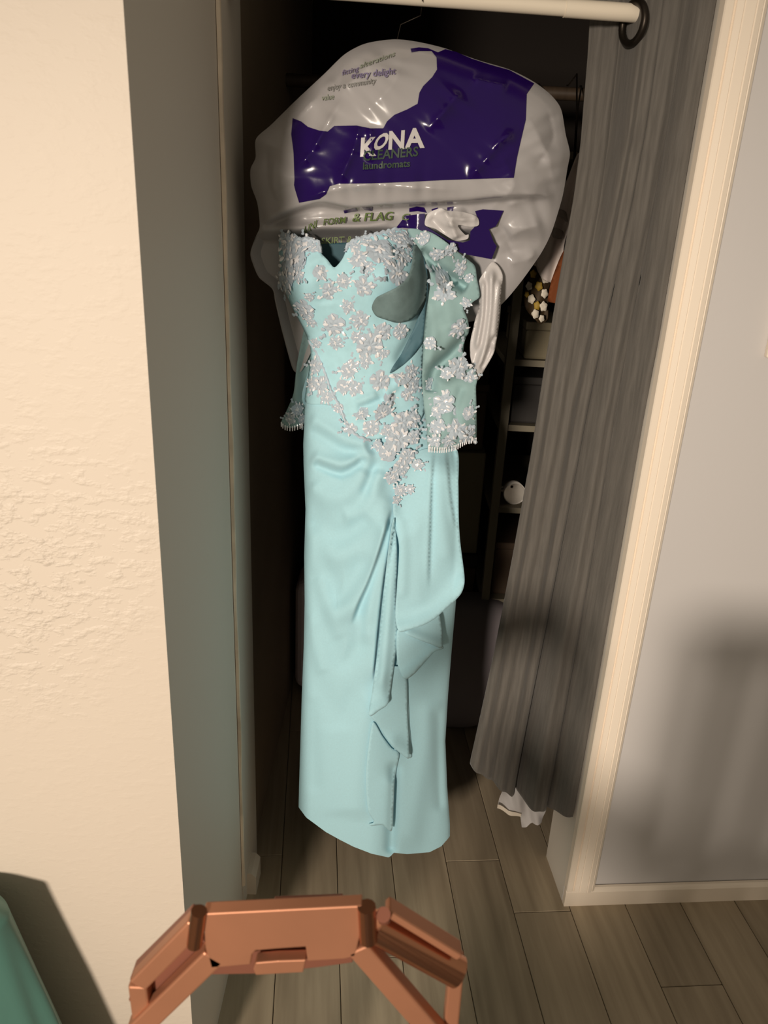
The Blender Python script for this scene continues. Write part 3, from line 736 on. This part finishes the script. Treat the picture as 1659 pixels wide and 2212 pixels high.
def bag_d(q):
    e, _, _ = seg_dist(q, bag_edge, True)
    puff = .070 * (1 - np.exp(-e / 70.0)) + .006 * np.sqrt(np.clip(e / 20, 0, 1))
    lo = sstep(488, 525, q[:, 1])                 # tucked behind the bodice from here down
    rt = sstep(1000, 1080, q[:, 0])               # but still full at the right
    k = np.clip(lo * (1 - .75 * rt), 0, 1)
    d = puff * (1 - .45 * sstep(380, 480, q[:, 1])) + bf(q) * np.clip(e / 14, 0, 1)
    return d * (1 - k) + (-.024) * k
bag = empty('garment_bag', (0.0, YD, 1.40), 'white plastic dry cleaning bag with purple print pulled up over the gown', 'garment bag')
sheet('bag_sheet', M['plastic'], bag_out, 4.5, bag_d, bag, back=lambda q: .012 + .05 * (1 - np.exp(-seg_dist(q, bag_edge, True)[0] / 60.0)))
pr1 = [(632, 255), (650, 262), (665, 274), (690, 282), (708, 284), (722, 272), (770, 271), (800, 277), (828, 277), (836, 262), (852, 248), (880, 236), (902, 224), (906, 200), (914, 186), (934, 166), (944, 150), (943, 124), (932, 110), (905, 110),
       (889, 113), (887, 105), (905, 102), (925, 104), (946, 113), (962, 106), (985, 112), (1020, 127), (1060, 140), (1100, 151), (1154, 180), (1138, 203), (1136, 258), (1126, 300), (1117, 340), (1110, 384), (1050, 386), (960, 389), (880, 393),
       (800, 396), (730, 397), (712, 402), (704, 420), (690, 430), (646, 438), (638, 412), (635, 400), (636, 388), (634, 330), (629, 290)]
Pd = lambda q: bag_d(q) + .0016
sheet('printed_panel', M['purple'], pr1, 4.5, Pd, bag, smooth=False)
pr2 = [(876, 466), (918, 461), (917, 487), (938, 500), (966, 518), (1000, 524), (1015, 519), (1016, 500), (1035, 480), (1026, 456), (1043, 452), (1088, 455), (1078, 476), (1071, 489), (1056, 495), (1066, 522), (1073, 532), (1062, 560),
       (1030, 554), (1000, 548), (970, 534), (940, 510), (900, 494), (868, 492), (854, 494)]
def p2(q): return np.maximum(bag_d(q), np.interp(q[:, 0], [850, 900, 960, 1080], [.02, .045, .05, .035])) + .003
sheet('printed_panel', M['purple'], pr2, 5, p2, bag, smooth=False)
for s in ([(742, 455), (770, 449), (772, 456), (744, 461)], [(782, 448), (806, 447), (804, 456), (788, 454)], [(884, 450), (900, 446), (916, 448), (922, 460), (902, 456), (884, 458)], [(932, 452), (946, 448), (944, 458), (934, 460)], [(966, 448), (980, 446), (978, 457), (966, 458)]):
    sheet('printed_panel', M['purple'], s, 5, Pd, bag, smooth=False)
# the torn white flap beside the gown top
flf = Folds().add([(958, 452), (972, 480), (988, 518)], .014, 12, 'crease').add([(1032, 472), (1000, 474), (968, 470)], .010, 9, 'crease').add([(930, 470), (950, 492), (968, 508)], -.006, 8)
def fl_d(q): return p2(q) + .006 + flf(q)
sheet('torn_flap', M['plastic_light'], [(924, 462), (950, 450), (966, 455), (1000, 458), (1030, 468), (1034, 486), (1018, 490), (990, 486), (994, 496), (1006, 508), (1012, 506), (1010, 516), (984, 520), (962, 508), (940, 494), (918, 486)], 4, fl_d, bag, smooth=True)
# gathered end of the bag hanging down beside the sleeve
tl = [(1044, 590), (1062, 566), (1076, 574), (1086, 596), (1083, 640), (1079, 690), (1072, 738), (1066, 764), (1048, 796), (1032, 822), (1024, 806), (1016, 770), (1016, 738), (1024, 700), (1034, 660), (1034, 610)]
tlf = Folds().add([(1062, 575), (1060, 660), (1050, 740), (1030, 810)], .016, 8).add([(1078, 600), (1070, 690), (1062, 760)], .012, 6).add([(1044, 600), (1042, 680), (1028, 760)], .012, 6).add([(1070, 720), (1052, 770), (1036, 800)], -.010, 4)
sheet('gathered_tail', M['plastic_light'], tl, 3.5, lambda q: .030 + tlf(q), bag, thick=.0008)

def letters(name, s, mat_, org, ex, ey, dfun, off=.0028, bold=0.0, size=1.0):
    """flat print: text set along ex (pixels per unit), up along ey, laid on the bag"""
    cu = bpy.data.curves.new(name, 'FONT'); cu.body = s; cu.offset = bold; cu.size = size; cu.resolution_u = 3
    ob = bpy.data.objects.new(name, cu); COL.objects.link(ob)
    bpy.context.view_layer.update()
    me = bpy.data.meshes.new_from_object(ob.evaluated_get(bpy.context.evaluated_depsgraph_get()))
    bpy.data.objects.remove(ob)
    n = len(me.vertices); c = np.empty(n * 3); me.vertices.foreach_get('co', c); c = c.reshape(-1, 3)
    q = np.stack([org[0] + c[:, 0] * ex[0] + c[:, 1] * ey[0], org[1] + c[:, 0] * ex[1] + c[:, 1] * ey[1]], -1)
    me.vertices.foreach_set('co', PD(q[:, 0], q[:, 1], dfun(q) + off).ravel()); me.update()
    me.materials.clear()
    return link(name, me, mat_, bag, smooth=False)
for ch, o_, ex, ey in (('K', (776, 337), (50, -3), (3, -55)), ('O', (804, 327), (38, -14), (12, -46)), ('N', (837, 322), (48, -3), (3, -54)), ('A', (877, 319), (56, -2), (0, -58))):
    letters('printed_letter', ch, M['ink_white'], o_, ex, ey, Pd, bold=.035)
letters('printed_word', 'CLEANERS', M['ink_dull'], (783, 347), (25.5, -2.2), (2, -29), Pd, bold=.02)
letters('printed_word', 'laundromats', M['ink_dull'], (783, 366), (20.5, -1.2), (1, -22), Pd, bold=.02)
letters('printed_word', 'every delight', M['ink_violet'], (758, 170), (18.5, -2.0), (2.5, -21), Pd, bold=.015)
letters('printed_word', 'enjoy a community', M['ink_grey'], (706, 196), (13.6, -2.2), (3, -18), Pd, bold=.01)
letters('printed_word', 'fitting', M['ink_violet'], (738, 163), (16, -4.5), (3, -17), Pd, bold=.01)
letters('printed_word', 'alterations', M['ink_faint'], (776, 148), (18, -6.5), (4, -17), Pd, bold=.012)
letters('printed_word', 'value', M['ink_faint'], (694, 217), (13, -1.5), (2, -18), Pd, bold=.01)
letters('printed_word', 'UNI', M['ink_green'], (656, 506), (16, -9), (3, -24), lambda q: bag_d(q) + .004, bold=.01)
letters('printed_word', 'FORM', M['ink_green'], (697, 487), (18.5, -2), (3, -20), lambda q: bag_d(q) + .004, bold=.015)
letters('printed_word', '& FLAG', M['ink_green'], (760, 479), (27, -1.2), (5, -26), lambda q: bag_d(q) + .004, bold=.015)
letters('printed_word', 'C', M['ink_green'], (866, 476), (24, -1), (4, -20), lambda q: bag_d(q) + .004, bold=.01)
letters('printed_word', 'SKIRT & LAUND', M['ink_green'], (693, 527), (19.5, -1.2), (2, -19), lambda q: np.full(len(q), .020), bold=.01)

# ------------------------------------------------------------------ hanger
rp = rl.lerp(rr, .395)
hx = float(PD(858, 84)[0]); hy = YD + .0
hang = empty('clothes_hanger', (hx, hy, 1.6), 'thin wire clothes hanger hook rising from the garment bag to the rod', 'hanger')
pts = []
for i in range(15):
    an = math.radians(-40 + 250 * i / 14)
    pts.append(Vector((rp.x + .004, rp.y - .0 + .0155 * math.cos(an), rp.z + .0155 * math.sin(an))))
pts = pts[::-1]
hp = [p for p in pts] + [Vector((rp.x + .003, rp.y + .014, rp.z - .02)), Vector((hx + .004, hy + .006, 1.712)), Vector((hx, hy, 1.69)), Vector((hx, hy, 1.655))]
hp = pts + hp[len(pts):]
tube('hook', M['grommet'], hp, .0008, hang, 8)
tube('shoulder_bar', M['rod'], [Vector((hx - .19, hy + .01, 1.50)), Vector((hx - .1, hy + .004, 1.58)), Vector((hx - .02, hy, 1.645)), Vector((hx, hy, 1.655)), Vector((hx + .02, hy, 1.645)), Vector((hx + .13, hy, 1.60)), Vector((hx + .21, hy + .01, 1.53))], .0016, hang, 8)

# ------------------------------------------------------------------ closet contents
def drape(name, mat_, x0, x1, z0, z1, y, depth, n, parent, amp=.012, taper=0.25, seed=0):
    """a hanging garment: closed tube with soft vertical folds and sloping shoulders"""
    r = random.Random(seed); ph = [r.random() * 6 for _ in range(4)]
    NU_, NV_ = 48, 26; v, f = [], []
    for i in range(NV_):
        t = i / (NV_ - 1); z = z1 + (z0 - z1) * t
        k = 1 - taper * (1 - min(1, t / .16))**1.6
        for j in range(NU_):
            a = 2 * math.pi * j / NU_
            w = 1 + .10 * math.sin(n * a + ph[0]) * min(1, t * 2.2) + .04 * math.sin((n + 3) * a + ph[1] + t * 3)
            cx = (x0 + x1) / 2; hw = (x1 - x0) / 2 * k
            v.append((cx + hw * math.cos(a) * w, y + depth * math.sin(a) * w * (.6 + .4 * t), z))
    for i in range(NV_ - 1):
        for j in range(NU_):
            f.append((i * NU_ + j, i * NU_ + (j + 1) % NU_, (i + 1) * NU_ + (j + 1) % NU_, (i + 1) * NU_ + j))
    f.append(tuple(range(NU_))); f.append(tuple(range((NV_ - 1) * NU_, NV_ * NU_))[::-1])
    me = mesh(name, v, f); fix_normals(me)
    return link(name, me, mat_, parent)
cr_ = empty('closet_rod', (0.1, 2.0, 1.72), 'dim closet rod inside behind the gown carrying dark clothes', 'rod')
tube('pole', M['stool'], [(XL - .006, 2.0, 1.72), (1.30, 2.0, 1.72)], .014, cr_)
def garment(x0, x1, z0, z1, y, m, label, name='hanging_coat', cat='coat', seed=0, depth=.06, sleeves=True):
    g = empty(name, ((x0 + x1) / 2, y, z0), label, cat)
    drape('body', m, x0, x1, z0, z1, y, depth, 5, g, seed=seed)
    cx = (x0 + x1) / 2
    tube('hanger_hook', M['grommet'], [(cx, y, z1 - .02), (cx, y, 1.70), (cx + .006, 1.985, 1.737), (cx, 2.0, 1.7385), (cx, 2.016, 1.725)], .002, g, 6)
    if sleeves:
        for s in (-1, 1):
            xs_ = cx + s * (x1 - x0) * .42
            tube('sleeve', m, [(xs_, y - .01, z1 - .05), (xs_ + s * .03, y - .03, z1 - .30), (xs_ + s * .035, y - .035, z1 - .62)], [.045, .05, .042], g, 12)
    return g
garment(-.17, .10, .55, 1.55, 1.95, M['dark_cloth'], 'black coat hanging in the dark left of the gown', seed=3)
# rounded lilac case at the back left
case = empty('suitcase', (-.12, 2.08, 0), 'pale lilac hard-sided suitcase standing behind the gown on the left', 'suitcase')
box('shell', M['lilac_case'], -.255, .06, 2.02, 2.20, .035, .41, bevel=.035, parent=case, seg=4)
for x in (-.22, .02): box('foot', M['box_dark'], x, x + .03, 2.05, 2.15, 0, .04, parent=case)
tube('handle', M['box_dark'], [(-.14, 2.1, .40), (-.14, 2.1, .45), (-.02, 2.1, .45), (-.02, 2.1, .40)], .008, case, 8)
# shelving unit behind the curtain
sh = empty('shelving_unit', (.5, 2.1, 0), 'cream open shelving unit at the back right of the closet', 'shelving unit')
Yf = 1.93
px_ = at(1085, 950, Yf).x
box('post', M['shelf'], px_ - .011, px_ + .011, Yf, Yf + .022, .40, 1.60, parent=sh)
box('post', M['shelf'], .95, .972, Yf, Yf + .022, 0, 1.60, parent=sh)
box('post', M['shelf'], px_ - .011, px_ + .011, 2.42, 2.442, 0, 1.60, parent=sh)
box('post', M['shelf'], .95, .972, 2.42, 2.442, 0, 1.60, parent=sh)
box('leg', M['shelf'], px_ + .0, px_ + .02, Yf + .1, Yf + .12, 0, .42, parent=sh)
SZ = [.42, .70, .93, 1.10]
for z in SZ: box('shelf_board', M['shelf'], px_ - .01, .97, Yf + .012, 2.44, z, z + .016, parent=sh)
box('shelf_board', M['shelf'], px_ - .01, .97, Yf + .012, 2.44, 1.58, 1.596, parent=sh)
def item(name, label, cat, m, x0, x1, y0, y1, z0, z1, bevel=.006, group=None):
    e = empty(name, ((x0 + x1) / 2, (y0 + y1) / 2, z0), label, cat, group)
    box('body', m, x0, x1, y0, y1, z0, z1 - .02, bevel=bevel, parent=e)
    box('lid', m, x0 - .003, x1 + .003, y0 - .003, y1 + .003, z1 - .02, z1, bevel=.003, parent=e)
    return e
item('storage_box', 'tan lidded box on the top shelf beside the curtain edge', 'box', M['box_tan'], px_ + .035, px_ + .14, Yf + .02, 2.3, 1.117, 1.21)
item('storage_box', 'dark lidded box standing on the shelf below the tan box', 'box', M['box_dark'], px_ + .02, px_ + .13, Yf + .03, 2.3, .947, 1.07)
item('storage_box', 'brown lidded box on the shelf under the white cup', 'box', M['box_brown'], px_ + .02, px_ + .16, Yf + .04, 2.3, .437, .60)
cup = empty('cup', (px_ + .055, Yf + .06, .717), 'white china cup on its side on a closet shelf', 'cup')
pts = []
rc = Vector((px_ + .055, Yf + .065, .748))
v, f = [], []
for i, (yy, r_) in enumerate(((0, .031), (.06, .024), (.062, .006), (.058, .004), (.055, .021), (.004, .028))):
    for j in range(24): a = 2 * math.pi * j / 24; v.append((rc.x + r_ * math.cos(a), rc.y + yy - .03, rc.z + r_ * math.sin(a)))
for i in range(6):
    for j in range(24): i2 = (i + 1) % 6; f.append((i * 24 + j, i * 24 + (j + 1) % 24, i2 * 24 + (j + 1) % 24, i2 * 24 + j))
me = mesh('bowl', v, f); fix_normals(me); link('bowl', me, M['china'], cup)
tube('handle', M['china'], [(rc.x - .026, rc.y - .01, rc.z), (rc.x - .045, rc.y, rc.z), (rc.x - .043, rc.y + .018, rc.z), (rc.x - .023, rc.y + .02, rc.z)], .0035, cup, 8)
# pale cabinet panels left of the post, behind the gown
cab = empty('cardboard_carton', (.22, 2.2, .0), 'tan cardboard carton behind the gown left of the shelf post', 'carton')
box('body', M['box_tan'], .10, px_ - .02, 2.06, 2.36, .52, .83, bevel=.004, parent=cab)
box('tape', M['box_brown'], .18, .20, 2.057, 2.363, .5205, .832, parent=cab)
ct2 = empty('storage_crate', (.2, 2.2, .0), 'dark crate carrying the tan carton behind the gown', 'crate')
box('body', M['box_brown'], .09, px_ - .02, 2.05, 2.37, 0.0, .515, bevel=.004, parent=ct2)
box('rim', M['box_dark'], .085, px_ - .015, 2.045, 2.375, .48, .519, bevel=.003, parent=ct2)
ct3 = item('storage_box', 'brown box stacked on the tan carton behind the gown', 'box', M['box_brown'], .10, px_ - .03, 2.08, 2.36, .832, 1.02)
# grey cushion on the floor right of the gown
cu_ = empty('floor_cushion', (.26, 1.95, 0), 'dull grey rounded cushion standing on the closet floor behind the gown', 'cushion')
bm = bmesh.new(); bmesh.ops.create_uvsphere(bm, u_segments=32, v_segments=20, radius=1)
for v_ in bm.verts:
    x, y, z = v_.co; s = lambda t: math.copysign(abs(t)**.6, t)
    v_.co = (.27 + .15 * s(x) + .02 * z, 1.95 + .07 * s(y), .22 + .22 * s(z) * (1 - .18 * max(0, x)))
me = bpy.data.meshes.new('cover'); bm.to_mesh(me); bm.free(); link('cover', me, M['grey_cloth'], cu_)
cord_pts = [(.27 + .15 * math.copysign(abs(math.cos(a))**.6, math.cos(a)), 1.95, .22 + .215 * math.copysign(abs(math.sin(a))**.6, math.sin(a)) * (1 - .18 * max(0, math.cos(a)))) for a in np.linspace(0, 2 * math.pi, 48, endpoint=False)]
tube('piping', M['box_dark'], cord_pts, .004, cu_, 6, closed=True)

# bright clothes seen in the gap between bag and curtain
def gap_sheet(name, m, out, y, parent, amp=.008, thick=.003):
    q, f, o = fill(out, 5); P = np.array([tuple(at(a, b, y)) for a, b in q])
    P[:, 1] += amp * np.sin(q[:, 0] / 7.0 + q[:, 1] / 31.0)
    ob = link(name, mesh(name, P, [tuple(t) for t in f]), m, parent)
    sm_ = ob.modifiers.new('cloth thickness', 'SOLIDIFY'); sm_.thickness = thick; return ob
g1 = empty('white_shirt', tuple(at(1215, 470, 1.56)), 'off-white shirt hanging in the gap between bag and curtain', 'shirt')
gap_sheet('body', M['white_cloth'], [(1252, 330), (1262, 420), (1240, 470), (1222, 520), (1212, 580), (1196, 610), (1170, 600), (1160, 560), (1180, 500), (1200, 440), (1222, 390)], 1.58, g1)
gap_sheet('collar', M['collar'], [(1206, 452), (1222, 458), (1226, 480), (1212, 470), (1200, 466)], 1.555, g1, .002)
gap_sheet('collar', M['collar'], [(1196, 492), (1216, 500), (1214, 516), (1194, 512)], 1.555, g1, .002)
tube('hanger_hook', M['grommet'], [at(1240, 345, 1.58), at(1246, 250, 1.66), at(1246, 160, 1.8), Vector((at(1246, 160, 1.8).x + .02, 1.985, 1.735)), Vector((at(1246, 160, 1.8).x + .02, 2.0, 1.737))], .0018, g1, 6)
g2 = empty('orange_garment', tuple(at(1205, 600, 1.6)), 'rust orange garment hanging beside the curtain edge', 'garment')
gap_sheet('body', M['orange'], [(1232, 530), (1236, 590), (1218, 650), (1196, 654), (1186, 650), (1192, 612), (1204, 580), (1218, 545)], 1.52, g2)
tube('hanger_hook', M['grommet'], [at(1230, 540, 1.52), Vector((at(1240, 300, 1.75).x, 1.75, 1.66)), Vector((at(1246, 160, 1.8).x + .05, 1.985, 1.735)), Vector((at(1246, 160, 1.8).x + .05, 2.0, 1.737))], .0018, g2, 6)
g3 = empty('floral_scarf', tuple(at(1160, 600, 1.6)), 'cream and mustard floral scarf hanging between bag and curtain', 'scarf')
gap_sheet('cloth', M['brown'], [(1172, 540), (1190, 590), (1186, 640), (1184, 690), (1166, 700), (1150, 684), (1134, 660), (1134, 630), (1146, 600), (1160, 560)], 1.62, g3)
for k, (a, b, s, m) in enumerate([(1162, 566, 16, 'petal'), (1152, 592, 13, 'gold'), (1178, 600, 17, 'petal'), (1143, 618, 13, 'petal'), (1164, 618, 14, 'gold'), (1176, 634, 14, 'petal'), (1148, 646, 14, 'petal'), (1160, 660, 13, 'gold'), (1174, 662, 15, 'petal'),
                                  (1156, 678, 14, 'petal'), (1170, 688, 11, 'petal'), (1138, 636, 9, 'gold'), (1170, 582, 10, 'gold')]):
    q = [(a + s * (.88 + .12 * math.cos(5 * t + k)) * math.cos(t) * .62, b + s * (.88 + .12 * math.cos(5 * t + k)) * math.sin(t) * .8) for t in np.linspace(0, 6.283, 20, endpoint=False)]
    gap_sheet('printed_flower', M[m], q, 1.603 - .0012 * k, g3, .002, .001)
tube('hanger_hook', M['grommet'], [at(1172, 548, 1.62), Vector((at(1190, 300, 1.75).x, 1.75, 1.66)), Vector((at(1190, 300, 1.75).x, 1.985, 1.735)), Vector((at(1190, 300, 1.75).x, 2.0, 1.737))], .0018, g3, 6)

# clear plastic wrap lying under the curtain
def crumple(name, out, y, m, parent, amp, lean):
    q, f, o = fill(out, 5, False); P = np.array([tuple(at(a, b, y)) for a, b in q])
    w = np.sin(q[:, 0] / 9.0 + q[:, 1] / 23.0) + .6 * np.sin(q[:, 0] / 4.3 - q[:, 1] / 14.0)
    P[:, 1] += amp * w + lean * (P[:, 2] - P[:, 2].min())
    return link(name, mesh(name, P, [tuple(t) for t in f]), m, parent)
wrap = empty('plastic_wrap', (float(at(1130, 1780, 1.50).x), 1.50, 0), 'crumpled white plastic wrap on the floor under the curtain hem', 'plastic wrap')
crumple('film', [(1088, 1690), (1100, 1676), (1128, 1690), (1150, 1660), (1166, 1690), (1186, 1712), (1180, 1740), (1170, 1778), (1150, 1776), (1128, 1792), (1124, 1762), (1098, 1756), (1075, 1744)], 1.47, M['plastic_light'], wrap, .006, 0.0)
crumple('hem_fold', [(1075, 1738), (1098, 1750), (1126, 1758), (1125, 1765), (1098, 1759), (1074, 1746)], 1.462, M['white_plastic'], wrap, .002, 0.0)

# ------------------------------------------------------------------ foreground: copper frame
YF = 0.45
fr = empty('copper_frame', (-.055, YF, 0), 'copper coloured metal frame with slotted plate and hinged arms in the foreground', 'metal frame')
p = lambda a, b, y=YF: at(a, b, y)
plate = [p(*k) for k in ((438, 1974), (600, 1966), (782, 1957), (778, 2020), (768, 2066), (745, 2072), (664, 2077), (660, 2046), (600, 2050), (552, 2054), (545, 2062), (541, 2084), (455, 2092), (444, 2050))]
extrude_front('plate', M['copper'], plate, .012, fr, bevel=.0012)
extrude_front('latch_tab', M['copper'], [p(*k) for k in ((552, 2080), (600, 2076), (661, 2074), (655, 2101), (600, 2104), (552, 2107), (547, 2094))], .010, fr, bevel=.001)
extrude_front('inner_plate', M['copper_dark'], [p(a, b, YF + .016) for a, b in ((455, 1990), (770, 1972), (762, 2080), (690, 2090), (560, 2104), (455, 2106))], .006, fr, bevel=.001)
extrude_front('rear_lip', M['copper_dark'], [p(a, b, YF + .03) for a, b in ((590, 1956), (740, 1950), (740, 1962), (590, 1970))], .01, fr, bevel=.001)
def px_bar(name, m, a, b, w, th, y=YF, y2=None):
    A_, B_ = p(*a, y), p(*b, y2 or y); return bar(name, m, A_, B_, w, th, fr)
px_bar('arm', M['copper'], (424, 2002), (296, 2132), .0165, .014, YF + .004)
px_bar('arm_groove', M['copper_dark'], (440, 2032), (300, 2176), .024, .008, YF + .016)
px_bar('arm_groove', M['copper_dark'], (826, 1992), (992, 2090), .016, .006, YF + .022)
px_bar('arm_edge', M['copper_dark'], (412, 1996), (284, 2122), .006, .02, YF + .010)
px_bar('arm', M['copper'], (462, 2070), (292, 2236), .020, .014)
px_bar('arm', M['copper'], (772, 2052), (944, 2250), .020, .014)
bar('arm', M['copper'], p(944, 2250), Vector((.088, YF, .60)), .020, .014, fr)
tube('hinge', M['copper_tube'], [p(430, 1968), p(420, 2040)], .0065, fr, 12)
tube('hinge', M['copper_tube'], [p(792, 1958), p(796, 2030)], .0075, fr, 12)
tube('arm_tube', M['copper_tube'], [p(808, 1998, YF + .012), p(988, 2098, YF + .012)], .0135, fr, 20)
tube('hinge_pin', M['copper_dark'], [p(828, 1976, YF), p(832, 1986, YF + .02)], .006, fr, 12)
px_bar('arm_edge', M['copper'], (835, 1974), (994, 2072), .007, .016, YF + .004)
q1 = p(988, 2082, YF + .012)
bar('side_post', M['copper'], q1, Vector((q1.x + .012, q1.y, 0)), .013, .014, fr)
q2 = p(296, 2132, YF + .004); bar('side_post', M['copper'], q2, Vector((q2.x + .01, q2.y, 0)), .0165, .014, fr)
bar('base_bar', M['copper'], Vector((-.19, YF, .16)), Vector((.09, YF, .16)), .012, .016, fr)

# ------------------------------------------------------------------ foreground: mint satin
sk = empty('laundry_sack', (-.62, .70, 0), 'mint green satin laundry sack against the left wall', 'laundry sack')
NU_, NV_ = 96, 60; v, f = [], []
e1, e2 = at(0, 2008, .72), at(98, 2212, .72)
ztp = e1.z + .02
for i in range(NV_):
    t = i / (NV_ - 1); z = ztp * (1 - t)
    xr_ = e1.x + (e2.x - e1.x) * (e1.z - z) / (e1.z - e2.z) if z < e1.z else e1.x - .10 * ((z - e1.z) / .02)**2
    xr_ = min(xr_, -.33); xl2 = -.80 + (.12 * ((z - e1.z) / .02)**2 if z > e1.z else 0)
    cx_, hw = (xr_ + xl2) / 2, (xr_ - xl2) / 2; kd = (1 if z < e1.z else math.sqrt(max(.02, 1 - ((z - e1.z) / .02)**2)))
    for j in range(NU_):
        a = 2 * math.pi * j / NU_
        w = 1 + (.02 * math.sin(7 * a + 2 * t) + .012 * math.sin(15 * a + 5 * t)) * min(1, t * 3)
        v.append((cx_ + hw * w * math.cos(a), (.735) + .06 * kd * (w + .35 * (w - 1)) * math.sin(a) - .05 * (cx_ + hw * math.cos(a) + .4), z))
for i in range(NV_ - 1):
    for j in range(NU_): f.append((i * NU_ + j, i * NU_ + (j + 1) % NU_, (i + 1) * NU_ + (j + 1) % NU_, (i + 1) * NU_ + j))
f.append(tuple(range(NU_))); f.append(tuple(range((NV_ - 1) * NU_, NV_ * NU_))[::-1])
me = mesh('sack', v, f); fix_normals(me); link('sack', me, M['mint'], sk)
torus('drawcord', M['dark_cloth'], (-.62, .71, ztp + .002), (0, 0.02, 1), .03, .004, sk)

# unseen chair added to throw soft shadows on the floor and right-hand wall
ac = empty('armchair', (.22, -.1, 0), 'dark open-armed wooden armchair with a dark seat cushion and slatted back', 'armchair')
box('seat', M['dark_cloth'], -.15, .62, -.42, .20, .34, .45, bevel=.03, parent=ac)
box('top_rail', M['stool'], .10, .60, .155, .195, .93, .99, bevel=.012, parent=ac)
box('lower_rail', M['stool'], .10, .60, .16, .19, .50, .55, bevel=.008, parent=ac)
for k in range(6): box('back_slat', M['stool'], .105 + k * .086, .165 + k * .086, .165, .185, .44, .935, bevel=.004, parent=ac)
for x in (-.15, .56):
    box('armrest', M['stool'], x, x + .075, -.42, .20, .70, .775, bevel=.012, parent=ac)
    box('arm_post', M['stool'], x + .01, x + .05, -.40, -.36, .0, .71, bevel=.004, parent=ac)
    box('leg', M['stool'], x + .01, x + .05, .14, .18, .0, .71, bevel=.004, parent=ac)
